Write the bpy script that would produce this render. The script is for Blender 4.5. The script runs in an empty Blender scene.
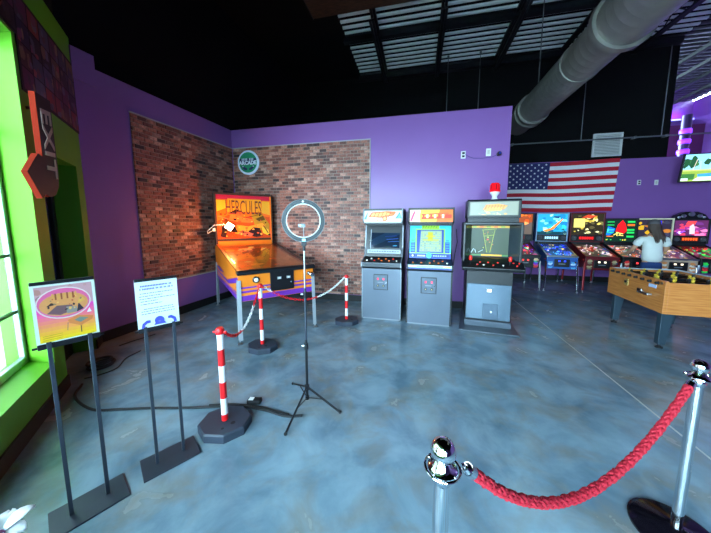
import bpy, math, random
from mathutils import Vector, Matrix
R = math.radians
PI = math.pi
S = bpy.context.scene
COL = S.collection
rnd = random.Random(7)

# ------------------------------------------------------------------ camera
cam_d = bpy.data.cameras.new('camera')
cam_d.sensor_width = 36.0
cam_d.lens = 270.0 / 711.0 * 36.0
cam_d.shift_y = -13.0 / 711.0
cam_d.clip_start = 0.02
cam = bpy.data.objects.new('camera', cam_d)
COL.objects.link(cam)
cam.location = (0, 0, 1.5)
cam.rotation_euler = (R(90 - 6.5), 0, R(13.0))
S.camera = cam

# ------------------------------------------------------------------ world / exposure
W = bpy.data.worlds.new('sky')
S.world = W
W.use_nodes = True
bgn = W.node_tree.nodes['Background']
bgn.inputs[0].default_value = (0.60, 0.85, 1.0, 1)
bgn.inputs[1].default_value = 31.0
S.view_settings.view_transform = 'Standard'
S.view_settings.look = 'None'
S.view_settings.exposure = 0.36
S.view_settings.gamma = 1.0
S.view_settings.use_curve_mapping = False
try:
    S.cycles.use_denoising = True
    S.cycles.max_bounces = 8
    S.cycles.diffuse_bounces = 5
    S.cycles.sample_clamp_indirect = 6.0
    S.cycles.caustics_reflective = False
    S.cycles.caustics_refractive = False
except Exception:
    pass

# angled window wall frame: s runs along the wall, t outwards
GA = Vector((-3.85, 2.45, 0)); GU = Vector((0.695, -0.719, 0)); GN = Vector((-0.719, -0.695, 0))
G_ANG = math.atan2(GU.y, GU.x)
WIN = [(1.27, 3.45), (3.75, 5.85), (6.15, 8.2)]      # window openings (s range)
WZ0, WZ1 = 0.33, 2.90
RWIN = []                      # glazed entrance bays in the wall behind the camera


def portal(name, s0, s1, z0, z1):
    l = bpy.data.lights.new(name, 'AREA')
    l.shape = 'RECTANGLE'; l.size = s1 - s0; l.size_y = z1 - z0
    l.cycles.is_portal = True
    o = bpy.data.objects.new(name, l); COL.objects.link(o)
    o.location = GA + GU * ((s0 + s1) / 2) + GN * 0.24 + Vector((0, 0, (z0 + z1) / 2))
    d = -GN
    o.rotation_euler = d.to_track_quat('-Z', 'Y').to_euler()


for k, (a, b) in enumerate(WIN):
    portal('window_daylight', a, b, WZ0, WZ1)
for a, b in RWIN:
    l = bpy.data.lights.new('entrance_daylight', 'AREA'); l.shape = 'RECTANGLE'; l.size = b - a; l.size_y = 2.88
    l.cycles.is_portal = True
    o = bpy.data.objects.new('entrance_daylight', l); COL.objects.link(o)
    o.location = ((a + b) / 2, (GA + GU * 9.0).y - 0.2, 1.56); o.rotation_euler = (R(90), 0, 0)


# ------------------------------------------------------------------ materials
def lin(c):
    return tuple(((x / 255.0) / 12.92) if x / 255.0 <= 0.04045 else (((x / 255.0) + 0.055) / 1.055) ** 2.4 for x in c)


_M = {}


def mat(name, rgb, rough=0.5, metal=0.0, emit=0.0, var=0.12, scale=18.0, bump=0.0, spec=0.5, coat=0.0, ecol=None):
    key = (name,)
    if key in _M:
        return _M[key]
    m = bpy.data.materials.new(name)
    m.use_nodes = True
    nt = m.node_tree
    b = nt.nodes['Principled BSDF']
    c = lin(rgb)
    b.inputs['Roughness'].default_value = rough
    b.inputs['Metallic'].default_value = metal
    b.inputs['Specular IOR Level'].default_value = spec
    if coat:
        b.inputs['Coat Weight'].default_value = coat
        b.inputs['Coat Roughness'].default_value = 0.1
    if var > 0 or bump > 0:
        tc = nt.nodes.new('ShaderNodeTexCoord')
        n = nt.nodes.new('ShaderNodeTexNoise')
        n.inputs['Scale'].default_value = scale
        n.inputs['Detail'].default_value = 4
        nt.links.new(tc.outputs['Object'], n.inputs['Vector'])
    if var > 0:
        mx = nt.nodes.new('ShaderNodeMix'); mx.data_type = 'RGBA'
        mx.inputs[6].default_value = (*[x * (1 - var) for x in c], 1)
        mx.inputs[7].default_value = (*[min(1, x * (1 + var)) for x in c], 1)
        nt.links.new(n.outputs['Fac'], mx.inputs[0])
        nt.links.new(mx.outputs[2], b.inputs['Base Color'])
        if emit > 0:
            nt.links.new(mx.outputs[2], b.inputs['Emission Color'])
    else:
        b.inputs['Base Color'].default_value = (*c, 1)
        b.inputs['Emission Color'].default_value = (*(lin(ecol) if ecol else c), 1)
    b.inputs['Emission Strength'].default_value = emit
    if bump > 0:
        bp = nt.nodes.new('ShaderNodeBump')
        bp.inputs['Strength'].default_value = bump
        bp.inputs['Distance'].default_value = 0.01
        nt.links.new(n.outputs['Fac'], bp.inputs['Height'])
        nt.links.new(bp.outputs['Normal'], b.inputs['Normal'])
    _M[key] = m
    return m


def amat(rgb, emit=0.0, rough=0.35):
    """flat print / ink / glass art colour"""
    nm = 'print_%02x%02x%02x_%d_%d' % (int(rgb[0]), int(rgb[1]), int(rgb[2]), int(emit * 100), int(rough * 100))
    return mat(nm, rgb, rough, 0, emit, var=0.06, scale=60)


def glass_mat(name, tint=(1, 1, 1), refl=0.08, rough=0.03):
    m = bpy.data.materials.new(name); m.use_nodes = True
    nt = m.node_tree; nt.nodes.clear()
    out = nt.nodes.new('ShaderNodeOutputMaterial')
    tr = nt.nodes.new('ShaderNodeBsdfTransparent'); tr.inputs[0].default_value = (*tint, 1)
    gl = nt.nodes.new('ShaderNodeBsdfGlossy'); gl.inputs['Roughness'].default_value = rough
    fr = nt.nodes.new('ShaderNodeFresnel'); fr.inputs[0].default_value = 1.45
    geo = nt.nodes.new('ShaderNodeNewGeometry')      # same reflectance on both faces of a pane
    mr = nt.nodes.new('ShaderNodeMapRange')
    mr.inputs['To Min'].default_value = 1.45; mr.inputs['To Max'].default_value = 1 / 1.45
    nt.links.new(geo.outputs['Backfacing'], mr.inputs['Value']); nt.links.new(mr.outputs[0], fr.inputs[0])
    mx = nt.nodes.new('ShaderNodeMixShader')
    nt.links.new(fr.outputs[0], mx.inputs[0])
    nt.links.new(tr.outputs[0], mx.inputs[1]); nt.links.new(gl.outputs[0], mx.inputs[2])
    nt.links.new(mx.outputs[0], out.inputs[0])
    return m


M = dict(
    purple=mat('purple_wall_paint', (140, 94, 166), 0.36, var=0.05, scale=3, bump=0.03),
    green=mat('lime_green_wall_paint', (88, 156, 26), 0.5, var=0.05, scale=3),
    black=mat('black_paint', (10, 11, 12), 0.85, var=0.3, scale=2, spec=0.15),
    black_gloss=mat('black_laminate', (20, 21, 24), 0.35, var=0.2),
    black_base=mat('black_rubber_baseboard', (15, 15, 18), 0.6),
    dark_metal=mat('black_powder_coat', (26, 28, 33), 0.4, 0.3, var=0.15),
    stand_metal=mat('grey_black_stand_steel', (52, 60, 72), 0.45, 0.3, var=0.1),
    chrome=mat('polished_chrome', (225, 228, 232), 0.06, 1.0, var=0.02),
    steel=mat('brushed_steel', (190, 195, 200), 0.28, 1.0, var=0.08),
    alum=mat('window_aluminium', (190, 198, 205), 0.35, 0.7, var=0.05),
    galv=mat('galvanised_duct', (150, 147, 140), 0.4, 0.5, var=0.16, scale=9),
    deck=mat('galvanised_deck', (238, 242, 242), 0.6, 0.0, var=0.12, scale=7),
    white=mat('white_plastic', (235, 235, 232), 0.4, var=0.03),
    red=mat('red_plastic', (222, 24, 30), 0.38, var=0.05),
    wood=mat('oak_laminate', (206, 142, 66), 0.4, var=0.1, scale=5),
    brown=mat('brown_timber', (74, 44, 32), 0.7, var=0.25, scale=6),
    grey_side=mat('grey_cabinet_front', (92, 102, 116), 0.36, 0.15, var=0.06, scale=4),
    cab_black=mat('cabinet_black_vinyl', (24, 24, 27), 0.45, var=0.2),
    orange=mat('orange_cabinet_paint', (236, 126, 26), 0.4, var=0.08, scale=6),
    purple_ink=mat('violet_stripe_paint', (116, 44, 168), 0.4, var=0.06),
    rope=mat('red_velvet_rope', (156, 6, 32), 0.75, var=0.18, scale=120),
    mortar=mat('pale_mortar', (158, 132, 120), 0.9, var=0.2, scale=30),
    skin=mat('skin', (205, 150, 120), 0.55, var=0.06),
    tshirt=mat('white_cotton', (222, 224, 218), 0.85, var=0.06, bump=0.2),
    denim=mat('blue_denim', (40, 66, 120), 0.85, var=0.2, scale=60),
    hair=mat('brown_hair', (66, 44, 32), 0.6, var=0.4, scale=40),
    capm=mat('grey_cap_cotton', (84, 80, 84), 0.8, var=0.15),
    rubber=mat('black_rubber', (20, 22, 26), 0.7, var=0.2),
    postbase=mat('grey_black_rubber_base', (46, 54, 68), 0.55, var=0.15, scale=25),
)
M['glass'] = glass_mat('clear_glass')
M['win_glass'] = glass_mat('window_glass', (0.93, 0.98, 1.0))


def wood_grain(m, a, b, scale=(1.0, 1.0, 14.0)):
    nt = m.node_tree
    bs = nt.nodes['Principled BSDF']
    tc = nt.nodes.new('ShaderNodeTexCoord'); mp = nt.nodes.new('ShaderNodeMapping')
    mp.inputs['Scale'].default_value = scale
    n = nt.nodes.new('ShaderNodeTexNoise'); n.inputs['Scale'].default_value = 4; n.inputs['Detail'].default_value = 6
    cr = nt.nodes.new('ShaderNodeValToRGB')
    cr.color_ramp.elements[0].position = 0.3; cr.color_ramp.elements[0].color = (*lin(a), 1)
    cr.color_ramp.elements[1].position = 0.7; cr.color_ramp.elements[1].color = (*lin(b), 1)
    nt.links.new(tc.outputs['Object'], mp.inputs[0]); nt.links.new(mp.outputs[0], n.inputs['Vector'])
    nt.links.new(n.outputs['Fac'], cr.inputs[0]); nt.links.new(cr.outputs[0], bs.inputs['Base Color'])


wood_grain(M['wood'], (186, 104, 44), (214, 140, 74))
wood_grain(M['brown'], (52, 30, 22), (92, 56, 40), (2, 14, 14))


def floor_material():
    m = bpy.data.materials.new('stained_concrete'); m.use_nodes = True
    nt = m.node_tree; b = nt.nodes['Principled BSDF']
    geo = nt.nodes.new('ShaderNodeNewGeometry')

    def noise(scale, detail, dist=0.0, rough=0.55):
        n = nt.nodes.new('ShaderNodeTexNoise'); n.inputs['Scale'].default_value = scale
        n.inputs['Detail'].default_value = detail; n.inputs['Distortion'].default_value = dist
        n.inputs['Roughness'].default_value = rough
        nt.links.new(geo.outputs['Position'], n.inputs['Vector']); return n

    def ramp(src, p0, c0, p1, c1):
        r = nt.nodes.new('ShaderNodeValToRGB')
        r.color_ramp.elements[0].position = p0; r.color_ramp.elements[0].color = (*c0, 1)
        r.color_ramp.elements[1].position = p1; r.color_ramp.elements[1].color = (*c1, 1)
        nt.links.new(src, r.inputs[0]); return r

    def mix(f, a, c):
        x = nt.nodes.new('ShaderNodeMix'); x.data_type = 'RGBA'
        nt.links.new(f, x.inputs[0])
        for s, i in ((a, 6), (c, 7)):
            if isinstance(s, tuple):
                x.inputs[i].default_value = (*s, 1)
            else:
                nt.links.new(s, x.inputs[i])
        return x.outputs[2]
    n1 = noise(2.3, 7, 0.5)
    base = ramp(n1.outputs['Fac'], 0.36, lin((90, 114, 130)), 0.66, lin((134, 158, 172)))
    n2 = noise(3.2, 5, 0.5, 0.55)
    f2 = ramp(n2.outputs['Fac'], 0.47, (0, 0, 0), 0.72, (0.85, 0.85, 0.85))
    c = mix(f2.outputs[0], base.outputs[0], lin((126, 120, 108)))
    n3 = noise(4.2, 5, 0.5, 0.55)
    f3 = ramp(n3.outputs['Fac'], 0.46, (0, 0, 0), 0.78, (0.5, 0.5, 0.5))
    c = mix(f3.outputs[0], c, lin((146, 166, 176)))
    nt.links.new(c, b.inputs['Base Color'])
    rr = ramp(n2.outputs['Fac'], 0.3, (0.17,) * 3, 0.75, (0.3,) * 3)
    nt.links.new(rr.outputs[0], b.inputs['Roughness'])
    bp = nt.nodes.new('ShaderNodeBump'); bp.inputs['Strength'].default_value = 0.025; bp.inputs['Distance'].default_value = 0.01
    nt.links.new(n1.outputs['Fac'], bp.inputs['Height']); nt.links.new(bp.outputs[0], b.inputs['Normal'])
    return m


M['floor'] = floor_material()

BW, BH = 0.130, 0.056        # brick module


def brick_material(name, axis):
    """colour per brick from its course and place along the wall"""
    m = bpy.data.materials.new(name); m.use_nodes = True
    nt = m.node_tree; b = nt.nodes['Principled BSDF']
    geo = nt.nodes.new('ShaderNodeNewGeometry')
    sp = nt.nodes.new('ShaderNodeSeparateXYZ'); nt.links.new(geo.outputs['Position'], sp.inputs[0])

    def math_(op, a, c=None):
        n = nt.nodes.new('ShaderNodeMath'); n.operation = op
        for i, s in enumerate((a, c)):
            if s is None:
                continue
            if isinstance(s, (int, float)):
                n.inputs[i].default_value = s
            else:
                nt.links.new(s, n.inputs[i])
        return n.outputs[0]
    row = math_('FLOOR', math_('DIVIDE', sp.outputs['Z'], BH))
    u = math_('ADD', math_('DIVIDE', sp.outputs[axis], BW), math_('MULTIPLY', math_('MODULO', row, 2.0), 0.5))
    colu = math_('FLOOR', u)
    cb = nt.nodes.new('ShaderNodeCombineXYZ')
    nt.links.new(row, cb.inputs[0]); nt.links.new(colu, cb.inputs[1])
    wn = nt.nodes.new('ShaderNodeTexWhiteNoise'); nt.links.new(cb.outputs[0], wn.inputs['Vector'])
    cr = nt.nodes.new('ShaderNodeValToRGB')
    stops = [(0.0, (58, 42, 44)), (0.12, (104, 66, 60)), (0.4, (140, 84, 70)), (0.62, (158, 98, 82)), (0.82, (176, 116, 98)), (0.95, (196, 150, 132)), (1.0, (84, 58, 56))]
    el = cr.color_ramp.elements
    el[0].position, el[0].color = stops[0][0], (*lin(stops[0][1]), 1)
    el[1].position, el[1].color = stops[-1][0], (*lin(stops[-1][1]), 1)
    for p, c in stops[1:-1]:
        e = el.new(p); e.color = (*lin(c), 1)
    nt.links.new(wn.outputs['Value'], cr.inputs[0])
    ns = nt.nodes.new('ShaderNodeTexNoise'); ns.inputs['Scale'].default_value = 34; ns.inputs['Detail'].default_value = 5
    nt.links.new(geo.outputs['Position'], ns.inputs['Vector'])
    mx = nt.nodes.new('ShaderNodeMix'); mx.data_type = 'RGBA'; mx.blend_type = 'OVERLAY'; mx.inputs[0].default_value = 1.0
    nt.links.new(cr.outputs[0], mx.inputs[6]); nt.links.new(ns.outputs['Fac'], mx.inputs[7])
    nt.links.new(mx.outputs[2], b.inputs['Base Color'])
    b.inputs['Roughness'].default_value = 0.55
    return m


M['brick_x'] = brick_material('brick_faces_back', 'X')
M['brick_y'] = brick_material('brick_faces_left', 'Y')


def outside_brick():
    m = bpy.data.materials.new('neighbour_brickwork'); m.use_nodes = True
    nt = m.node_tree; b = nt.nodes['Principled BSDF']
    tc = nt.nodes.new('ShaderNodeTexCoord'); mp = nt.nodes.new('ShaderNodeMapping')
    mp.inputs['Rotation'].default_value = (R(90), 0, 0)
    t = nt.nodes.new('ShaderNodeTexBrick'); t.inputs['Scale'].default_value = 2.2
    t.inputs['Color1'].default_value = (*lin((126, 86, 74)), 1); t.inputs['Color2'].default_value = (*lin((98, 72, 66)), 1)
    t.inputs['Mortar'].default_value = (*lin((190, 188, 180)), 1); t.inputs['Mortar Size'].default_value = 0.03
    nt.links.new(tc.outputs['Object'], mp.inputs[0]); nt.links.new(mp.outputs[0], t.inputs['Vector'])
    nt.links.new(t.outputs['Color'], b.inputs['Base Color'])
    b.inputs['Roughness'].default_value = 0.9
    return m


M['outbrick'] = outside_brick()


# ------------------------------------------------------------------ mesh helpers
class MB:
    def __init__(s):
        s.v = []; s.f = []; s.m = []; s.xf = None

    def add(s, vs, fs, m=0):
        o = len(s.v)
        if s.xf is not None:
            vs = [s.xf @ Vector(p) for p in vs]
        s.v += [tuple(p) for p in vs]
        s.f += [tuple(i + o for i in f) for f in fs]
        s.m += [m] * len(fs)
        return s

    def box(s, x0, x1, y0, y1, z0, z1, m=0):
        vs = [(x0, y0, z0), (x1, y0, z0), (x1, y1, z0), (x0, y1, z0), (x0, y0, z1), (x1, y0, z1), (x1, y1, z1), (x0, y1, z1)]
        return s.add(vs, [(0, 3, 2, 1), (4, 5, 6, 7), (0, 1, 5, 4), (1, 2, 6, 5), (2, 3, 7, 6), (3, 0, 4, 7)], m)

    def bar(s, a, b, w, h, m=0, up=(0, 0, 1)):
        a = Vector(a); b = Vector(b); d = (b - a).normalized()
        u = Vector(up)
        if abs(d.dot(u)) > 0.98:
            u = Vector((0, 1, 0))
        x = d.cross(u).normalized(); y = x.cross(d).normalized()
        vs = []
        for p in (a, b):
            for i, j in ((-1, -1), (1, -1), (1, 1), (-1, 1)):
                vs.append(p + x * i * w / 2 + y * j * h / 2)
        return s.add(vs, [(0, 1, 2, 3), (7, 6, 5, 4), (0, 4, 5, 1), (1, 5, 6, 2), (2, 6, 7, 3), (3, 7, 4, 0)], m)

    def prism_x(s, prof, x0, x1, m=0):
        """profile in (y, z), extruded along x"""
        n = len(prof)
        vs = [(x0, y, z) for y, z in prof] + [(x1, y, z) for y, z in prof]
        fs = [tuple(range(n - 1, -1, -1)), tuple(range(n, 2 * n))]
        fs += [(i, (i + 1) % n, n + (i + 1) % n, n + i) for i in range(n)]
        return s.add(vs, fs, m)

    def prism_y(s, prof, y0, y1, m=0):
        """profile in (x, z), extruded along y"""
        n = len(prof)
        vs = [(x, y0, z) for x, z in prof] + [(x, y1, z) for x, z in prof]
        fs = [tuple(range(n)), tuple(range(2 * n - 1, n - 1, -1))]
        fs += [((i + 1) % n, i, n + i, n + (i + 1) % n) for i in range(n)]
        return s.add(vs, fs, m)

    def prism_z(s, prof, z0, z1, m=0):
        n = len(prof)
        vs = [(x, y, z0) for x, y in prof] + [(x, y, z1) for x, y in prof]
        fs = [tuple(range(n - 1, -1, -1)), tuple(range(n, 2 * n))]
        fs += [(i, (i + 1) % n, n + (i + 1) % n, n + i) for i in range(n)]
        return s.add(vs, fs, m)

    def tube(s, pts, r, n=8, m=0, closed=False, cap=True):
        pts = [Vector(p) for p in pts]; k = len(pts)
        rs = r if isinstance(r, (list, tuple)) else [r] * k
        vs = []; fs = []
        t0 = (pts[1] - pts[0]).normalized()
        u = Vector((0, 0, 1)) if abs(t0.z) < 0.9 else Vector((1, 0, 0))
        nx = t0.cross(u).normalized()
        for i, p in enumerate(pts):
            if closed:
                t = (pts[(i + 1) % k] - pts[i - 1]).normalized()
            else:
                t = (pts[min(i + 1, k - 1)] - pts[max(i - 1, 0)]).normalized()
            nx = (nx - t * nx.dot(t)).normalized()
            ny = t.cross(nx)
            for j in range(n):
                a = 2 * PI * j / n
                vs.append(p + (nx * math.cos(a) + ny * math.sin(a)) * rs[i])
        for i in range(k if closed else k - 1):
            i2 = (i + 1) % k
            for j in range(n):
                fs.append((i * n + j, i * n + (j + 1) % n, i2 * n + (j + 1) % n, i2 * n + j))
        if cap and not closed:
            fs.append(tuple(range(n - 1, -1, -1))); fs.append(tuple((k - 1) * n + j for j in range(n)))
        return s.add(vs, fs, m)

    def cyl(s, a, b, r0, r1=None, n=16, m=0):
        return s.tube([a, b], [r0, r0 if r1 is None else r1], n, m)

    def lathe(s, prof, c=(0, 0, 0), n=24, m=0, axis='z'):
        vs = []; fs = []
        for r, z in prof:
            for j in range(n):
                a = 2 * PI * j / n
                p = (r * math.cos(a), r * math.sin(a), z)
                if axis == 'y':
                    p = (p[0], z, p[1])
                elif axis == 'x':
                    p = (z, p[0], p[1])
                vs.append((p[0] + c[0], p[1] + c[1], p[2] + c[2]))
        k = len(prof)
        for i in range(k - 1):
            for j in range(n):
                q = (i * n + j, i * n + (j + 1) % n, (i + 1) * n + (j + 1) % n, (i + 1) * n + j)
                fs.append(q if axis != 'y' else q[::-1])
        lo = tuple(range(n - 1, -1, -1)); hi = tuple((k - 1) * n + j for j in range(n))
        fs += [lo, hi] if axis != 'y' else [lo[::-1], hi[::-1]]
        return s.add(vs, fs, m)

    def ball(s, c, r, n=16, k=10, m=0, sc=(1, 1, 1)):
        vs = []; fs = []
        for i in range(k + 1):
            th = PI * (i + 0.001) / (k + 0.002)
            for j in range(n):
                a = 2 * PI * j / n
                vs.append((c[0] + r * sc[0] * math.sin(th) * math.cos(a), c[1] + r * sc[1] * math.sin(th) * math.sin(a), c[2] + r * sc[2] * math.cos(th)))
        for i in range(k):
            for j in range(n):
                fs.append((i * n + j, (i + 1) * n + j, (i + 1) * n + (j + 1) % n, i * n + (j + 1) % n))
        return s.add(vs, fs, m)

    def torus(s, c, R_, r, n=32, k=8, m=0, axis='y'):
        pts = []
        for i in range(n):
            a = 2 * PI * i / n
            if axis == 'y':
                pts.append((c[0] + R_ * math.cos(a), c[1], c[2] + R_ * math.sin(a)))
            elif axis == 'z':
                pts.append((c[0] + R_ * math.cos(a), c[1] + R_ * math.sin(a), c[2]))
            else:
                pts.append((c[0], c[1] + R_ * math.cos(a), c[2] + R_ * math.sin(a)))
        return s.tube(pts, r, k, m, closed=True)

    def mesh(s, name, mats, smooth=False):
        me = bpy.data.meshes.new(name)
        me.from_pydata([tuple(p) for p in s.v], [], s.f)
        for x in (mats if isinstance(mats, (list, tuple)) else [mats]):
            me.materials.append(x)
        for p, i in zip(me.polygons, s.m):
            p.material_index = i
        if smooth:
            me.polygons.foreach_set('use_smooth', [True] * len(me.polygons))
        me.update()
        return me

    def build(s, name, mats, parent=None, smooth=False, bevel=0.0, seg=2):
        o = bpy.data.objects.new(name, s.mesh(name, mats, smooth))
        COL.objects.link(o)
        if parent is not None:
            o.parent = parent
        if smooth:
            try:
                o.data.set_sharp_from_angle(angle=R(40))
            except Exception:
                pass
        if bevel > 0:
            md = o.modifiers.new('bevel', 'BEVEL'); md.width = bevel; md.segments = seg; md.limit_method = 'ANGLE'; md.angle_limit = R(35)
        return o


def thing(name, label, cat, loc=(0, 0, 0), rotz=0.0, group=None):
    o = bpy.data.objects.new(name, None); COL.objects.link(o)
    o.empty_display_size = 0.1
    o.location = loc; o.rotation_euler = (0, 0, rotz)
    return tag(o, label, cat, group)


def tag(o, label, cat, group=None):
    o['label'] = label; o['category'] = cat
    if group:
        o['group'] = group
    return o


def struct(o):
    o['kind'] = 'structure'
    return o


def copy_tree(o, parent=None):
    c = o.copy(); COL.objects.link(c)
    if parent is not None:
        c.parent = parent
    for ch in list(o.children):
        copy_tree(ch, c)
    return c


def text_mesh(txt, size, extrude=0.0, align='CENTER', space=1.0, bold=0.0):
    cu = bpy.data.curves.new('lettering', 'FONT')
    cu.body = txt; cu.size = size; cu.extrude = extrude; cu.align_x = align; cu.align_y = 'CENTER'
    cu.space_character = space; cu.resolution_u = 3; cu.offset = bold
    o = bpy.data.objects.new('lettering', cu)
    COL.objects.link(o)
    dg = bpy.context.evaluated_depsgraph_get()
    me = bpy.data.meshes.new_from_object(o.evaluated_get(dg))
    bpy.data.objects.remove(o); bpy.data.curves.remove(cu)
    return me


def lettering(txt, size, material, parent, O, ex, ey, name='lettering', sx=1.0, sy=1.0, rot=0.0, **kw):
    """flat letters centred on O; ex / ey unit directions"""
    me = text_mesh(txt, size, **kw)
    ex = Vector(ex).normalized(); ey = Vector(ey).normalized(); n = ex.cross(ey)
    mt = Matrix((ex, ey, n)).transposed().to_4x4()
    mt.translation = Vector(O)
    mt = mt @ Matrix.Rotation(rot, 4, 'Z') @ Matrix.Diagonal((sx, sy, 1, 1))
    me.transform(mt)
    me.materials.clear(); me.materials.append(material)
    o = bpy.data.objects.new(name, me); COL.objects.link(o)
    o.parent = parent
    return o


class Art:
    """flat printed picture: coloured shapes in unit coordinates, thin layers"""

    def __init__(s, seed=1):
        s.sh = []; s.r = random.Random(seed)

    def poly(s, pts, c):
        s.sh.append(([(min(1, max(0, x)), min(1, max(0, y))) for x, y in pts], tuple(c))); return s

    def rect(s, x0, y0, x1, y1, c):
        return s.poly([(x0, y0), (x1, y0), (x1, y1), (x0, y1)], c)

    def ell(s, cx, cy, rx, ry, c, n=18, rot=0.0):
        P = []
        for i in range(n):
            a = 2 * PI * i / n; x = rx * math.cos(a); y = ry * math.sin(a)
            P.append((cx + x * math.cos(rot) - y * math.sin(rot), cy + x * math.sin(rot) + y * math.cos(rot)))
        return s.poly(P, c)

    def line(s, x0, y0, x1, y1, w, c, asp=1.0):
        d = math.hypot(x1 - x0, y1 - y0) or 1; nx = -(y1 - y0) / d * w / 2; ny = (x1 - x0) / d * w / 2 * asp
        return s.poly([(x0 - nx, y0 - ny), (x1 - nx, y1 - ny), (x1 + nx, y1 + ny), (x0 + nx, y0 + ny)], c)

    def blob(s, cx, cy, rx, ry, c, n=11, j=0.4):
        P = []
        for i in range(n):
            a = 2 * PI * i / n; k = 1 - j * s.r.random()
            P.append((cx + rx * k * math.cos(a), cy + ry * k * math.sin(a)))
        return s.poly(P, c)

    def spots(s, n, x0, y0, x1, y1, r0, r1, cols, j=0.5):
        for _ in range(n):
            r = s.r.uniform(r0, r1)
            s.blob(s.r.uniform(x0, x1), s.r.uniform(y0, y1), r * s.r.uniform(0.7, 1.5), r * s.r.uniform(0.7, 1.3), s.r.choice(cols), 8, j)
        return s

    def ring(s, cx, cy, rx, ry, w, c, n=28):
        for i in range(n):
            a = 2 * PI * i / n; b = 2 * PI * (i + 1) / n
            s.poly([(cx + rx * math.cos(a), cy + ry * math.sin(a)), (cx + rx * math.cos(b), cy + ry * math.sin(b)),
                    (cx + (rx - w) * math.cos(b), cy + (ry - w) * math.sin(b)), (cx + (rx - w) * math.cos(a), cy + (ry - w) * math.sin(a))], c)
        return s

    def build(s, name, parent, O, ex, ey, emit=0.0, rough=0.35, step=0.00012):
        O = Vector(O); ex = Vector(ex); ey = Vector(ey); n = ex.cross(ey).normalized()
        mats = []; idx = {}; mb = MB()
        k = 0; last = None
        for pts, c in s.sh:
            if c not in idx:
                idx[c] = len(mats); mats.append(amat(c, emit, rough))
            k += 1
            off = n * (0.0006 + step * k)
            mb.add([O + ex * x + ey * y + off for x, y in pts], [tuple(range(len(pts)))], idx[c])
        return mb.build(name, mats, parent)


# ================================================================== THE ROOM
BY = 4.93                    # face of the purple partition
BX1 = 1.40                   # its free end
LB = Vector((-3.69, BY, 0))  # far end of the left wall
FY = 8.0                     # far wall
CZ = 5.6                     # deck height
PTOP = 3.33

# floor
GE = GA + GU * 9.0
mb = MB()
F0 = GA + GN * 0.31; F1 = GE + GN * 0.31
mb.prism_z([(F0.x - 0.1, F0.y + 0.1), (F1.x, F1.y), (9.0, F1.y), (9.0, 12.2), (-4.2, 12.2), (-4.2, F0.y + 0.1)], -0.12, 0.0)
floor = struct(mb.build('floor', M['floor']))
mj = mat('pale_joint_filler', (168, 172, 170), 0.7)
MB().box(1.852, 1.866, -3.0, 7.95, -0.002, 0.0012).build('control_joint', mj, floor)

# left wall (purple, brick panel)
ldir = (LB - Vector((GA.x, GA.y, 0))); LL = ldir.length; l_ang = math.atan2(ldir.y, ldir.x)


def at_frame(o, origin, ang):
    o.location = origin; o.rotation_euler = (0, 0, ang); return o


wl = struct(MB().box(0, LL + 0.2, 0, 0.2, 0, 3.33).build('wall_left', M['purple']))
at_frame(wl, GA, l_ang)        # local x = along the wall (towards back), -y = into the room? see below


# For a wall running with local +x, the room lies at local -y when the wall is on the left going back
def brick_field(wallobj, axis_mat, x0, x1, z0, z1, yface, campos_local, name='brick_panel'):
    """bricks proud of a mortar sheet on the face y = yface (room on the -y side)"""
    pan = MB().box(x0, x1, yface - 0.008, yface, z0, z1).build(name, M['mortar'], wallobj)
    th = 0.012
    mw = wallobj.matrix_basis.copy()
    cells = []
    r0 = int(math.floor(z0 / BH)); r1 = int(math.ceil(z1 / BH))
    ax = 0 if axis_mat is M['brick_x'] else 1
    dirw = mw.to_3x3() @ Vector((1, 0, 0)); org = mw.translation
    sgn = 1 if dirw[ax] >= 0 else -1
    kk = abs(dirw[ax])
    wa = org[ax] + dirw[ax] * x0; wb = org[ax] + dirw[ax] * x1
    lo, hi = min(wa, wb), max(wa, wb)
    for r in range(r0, r1):
        za = max(z0, r * BH + 0.005); zb = min(z1, (r + 1) * BH - 0.005)
        if zb - za < 0.012:
            continue
        off = 0.5 * (r % 2)
        c0 = int(math.floor(lo / BW + off)); c1 = int(math.ceil(hi / BW + off))
        for c in range(c0, c1 + 1):
            ua = max(lo, (c - off) * BW + 0.006); ub = min(hi, (c + 1 - off) * BW - 0.006)
            if ub - ua < 0.02:
                continue
            xa = (ua - org[ax]) / dirw[ax]; xb = (ub - org[ax]) / dirw[ax]
            xa, xb = min(xa, xb), max(xa, xb)
            cc = Vector(((xa + xb) / 2, yface, (za + zb) / 2))
            d = (cc - campos_local).length
            cells.append((d, xa, xb, za, zb))
    cells.sort()
    shared = {}
    rest = MB()
    rr = random.Random(3)
    for i, (d, xa, xb, za, zb) in enumerate(cells):
        t = th * rr.choice((0.6, 0.85, 1.0, 1.3))
        if i < 300:
            key = (round(xb - xa, 4), round(zb - za, 4), round(t, 4))
            if key not in shared:
                hx, hz = (xb - xa) / 2, (zb - za) / 2
                b = 0.003
                q = MB()
                vs = [(-hx, 0, -hz), (hx, 0, -hz), (hx, 0, hz), (-hx, 0, hz),
                      (-hx + b, -t, -hz + b), (hx - b, -t, -hz + b), (hx - b, -t, hz - b), (-hx + b, -t, hz - b)]
                q.add(vs, [(4, 5, 6, 7), (0, 1, 5, 4), (1, 2, 6, 5), (2, 3, 7, 6), (3, 0, 4, 7)])
                shared[key] = q.mesh('brick', axis_mat)
            o = bpy.data.objects.new('brick', shared[key]); COL.objects.link(o)
            o.parent = pan
            o.location = ((xa + xb) / 2, yface - 0.008, (za + zb) / 2)
        else:
            rest.box(xa, xb, yface - 0.008 - t, yface - 0.008, za, zb)
    if rest.f:
        o = rest.build('brick_courses', axis_mat, pan); o['kind'] = 'stuff'
    # thin pale edging
    return pan


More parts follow.
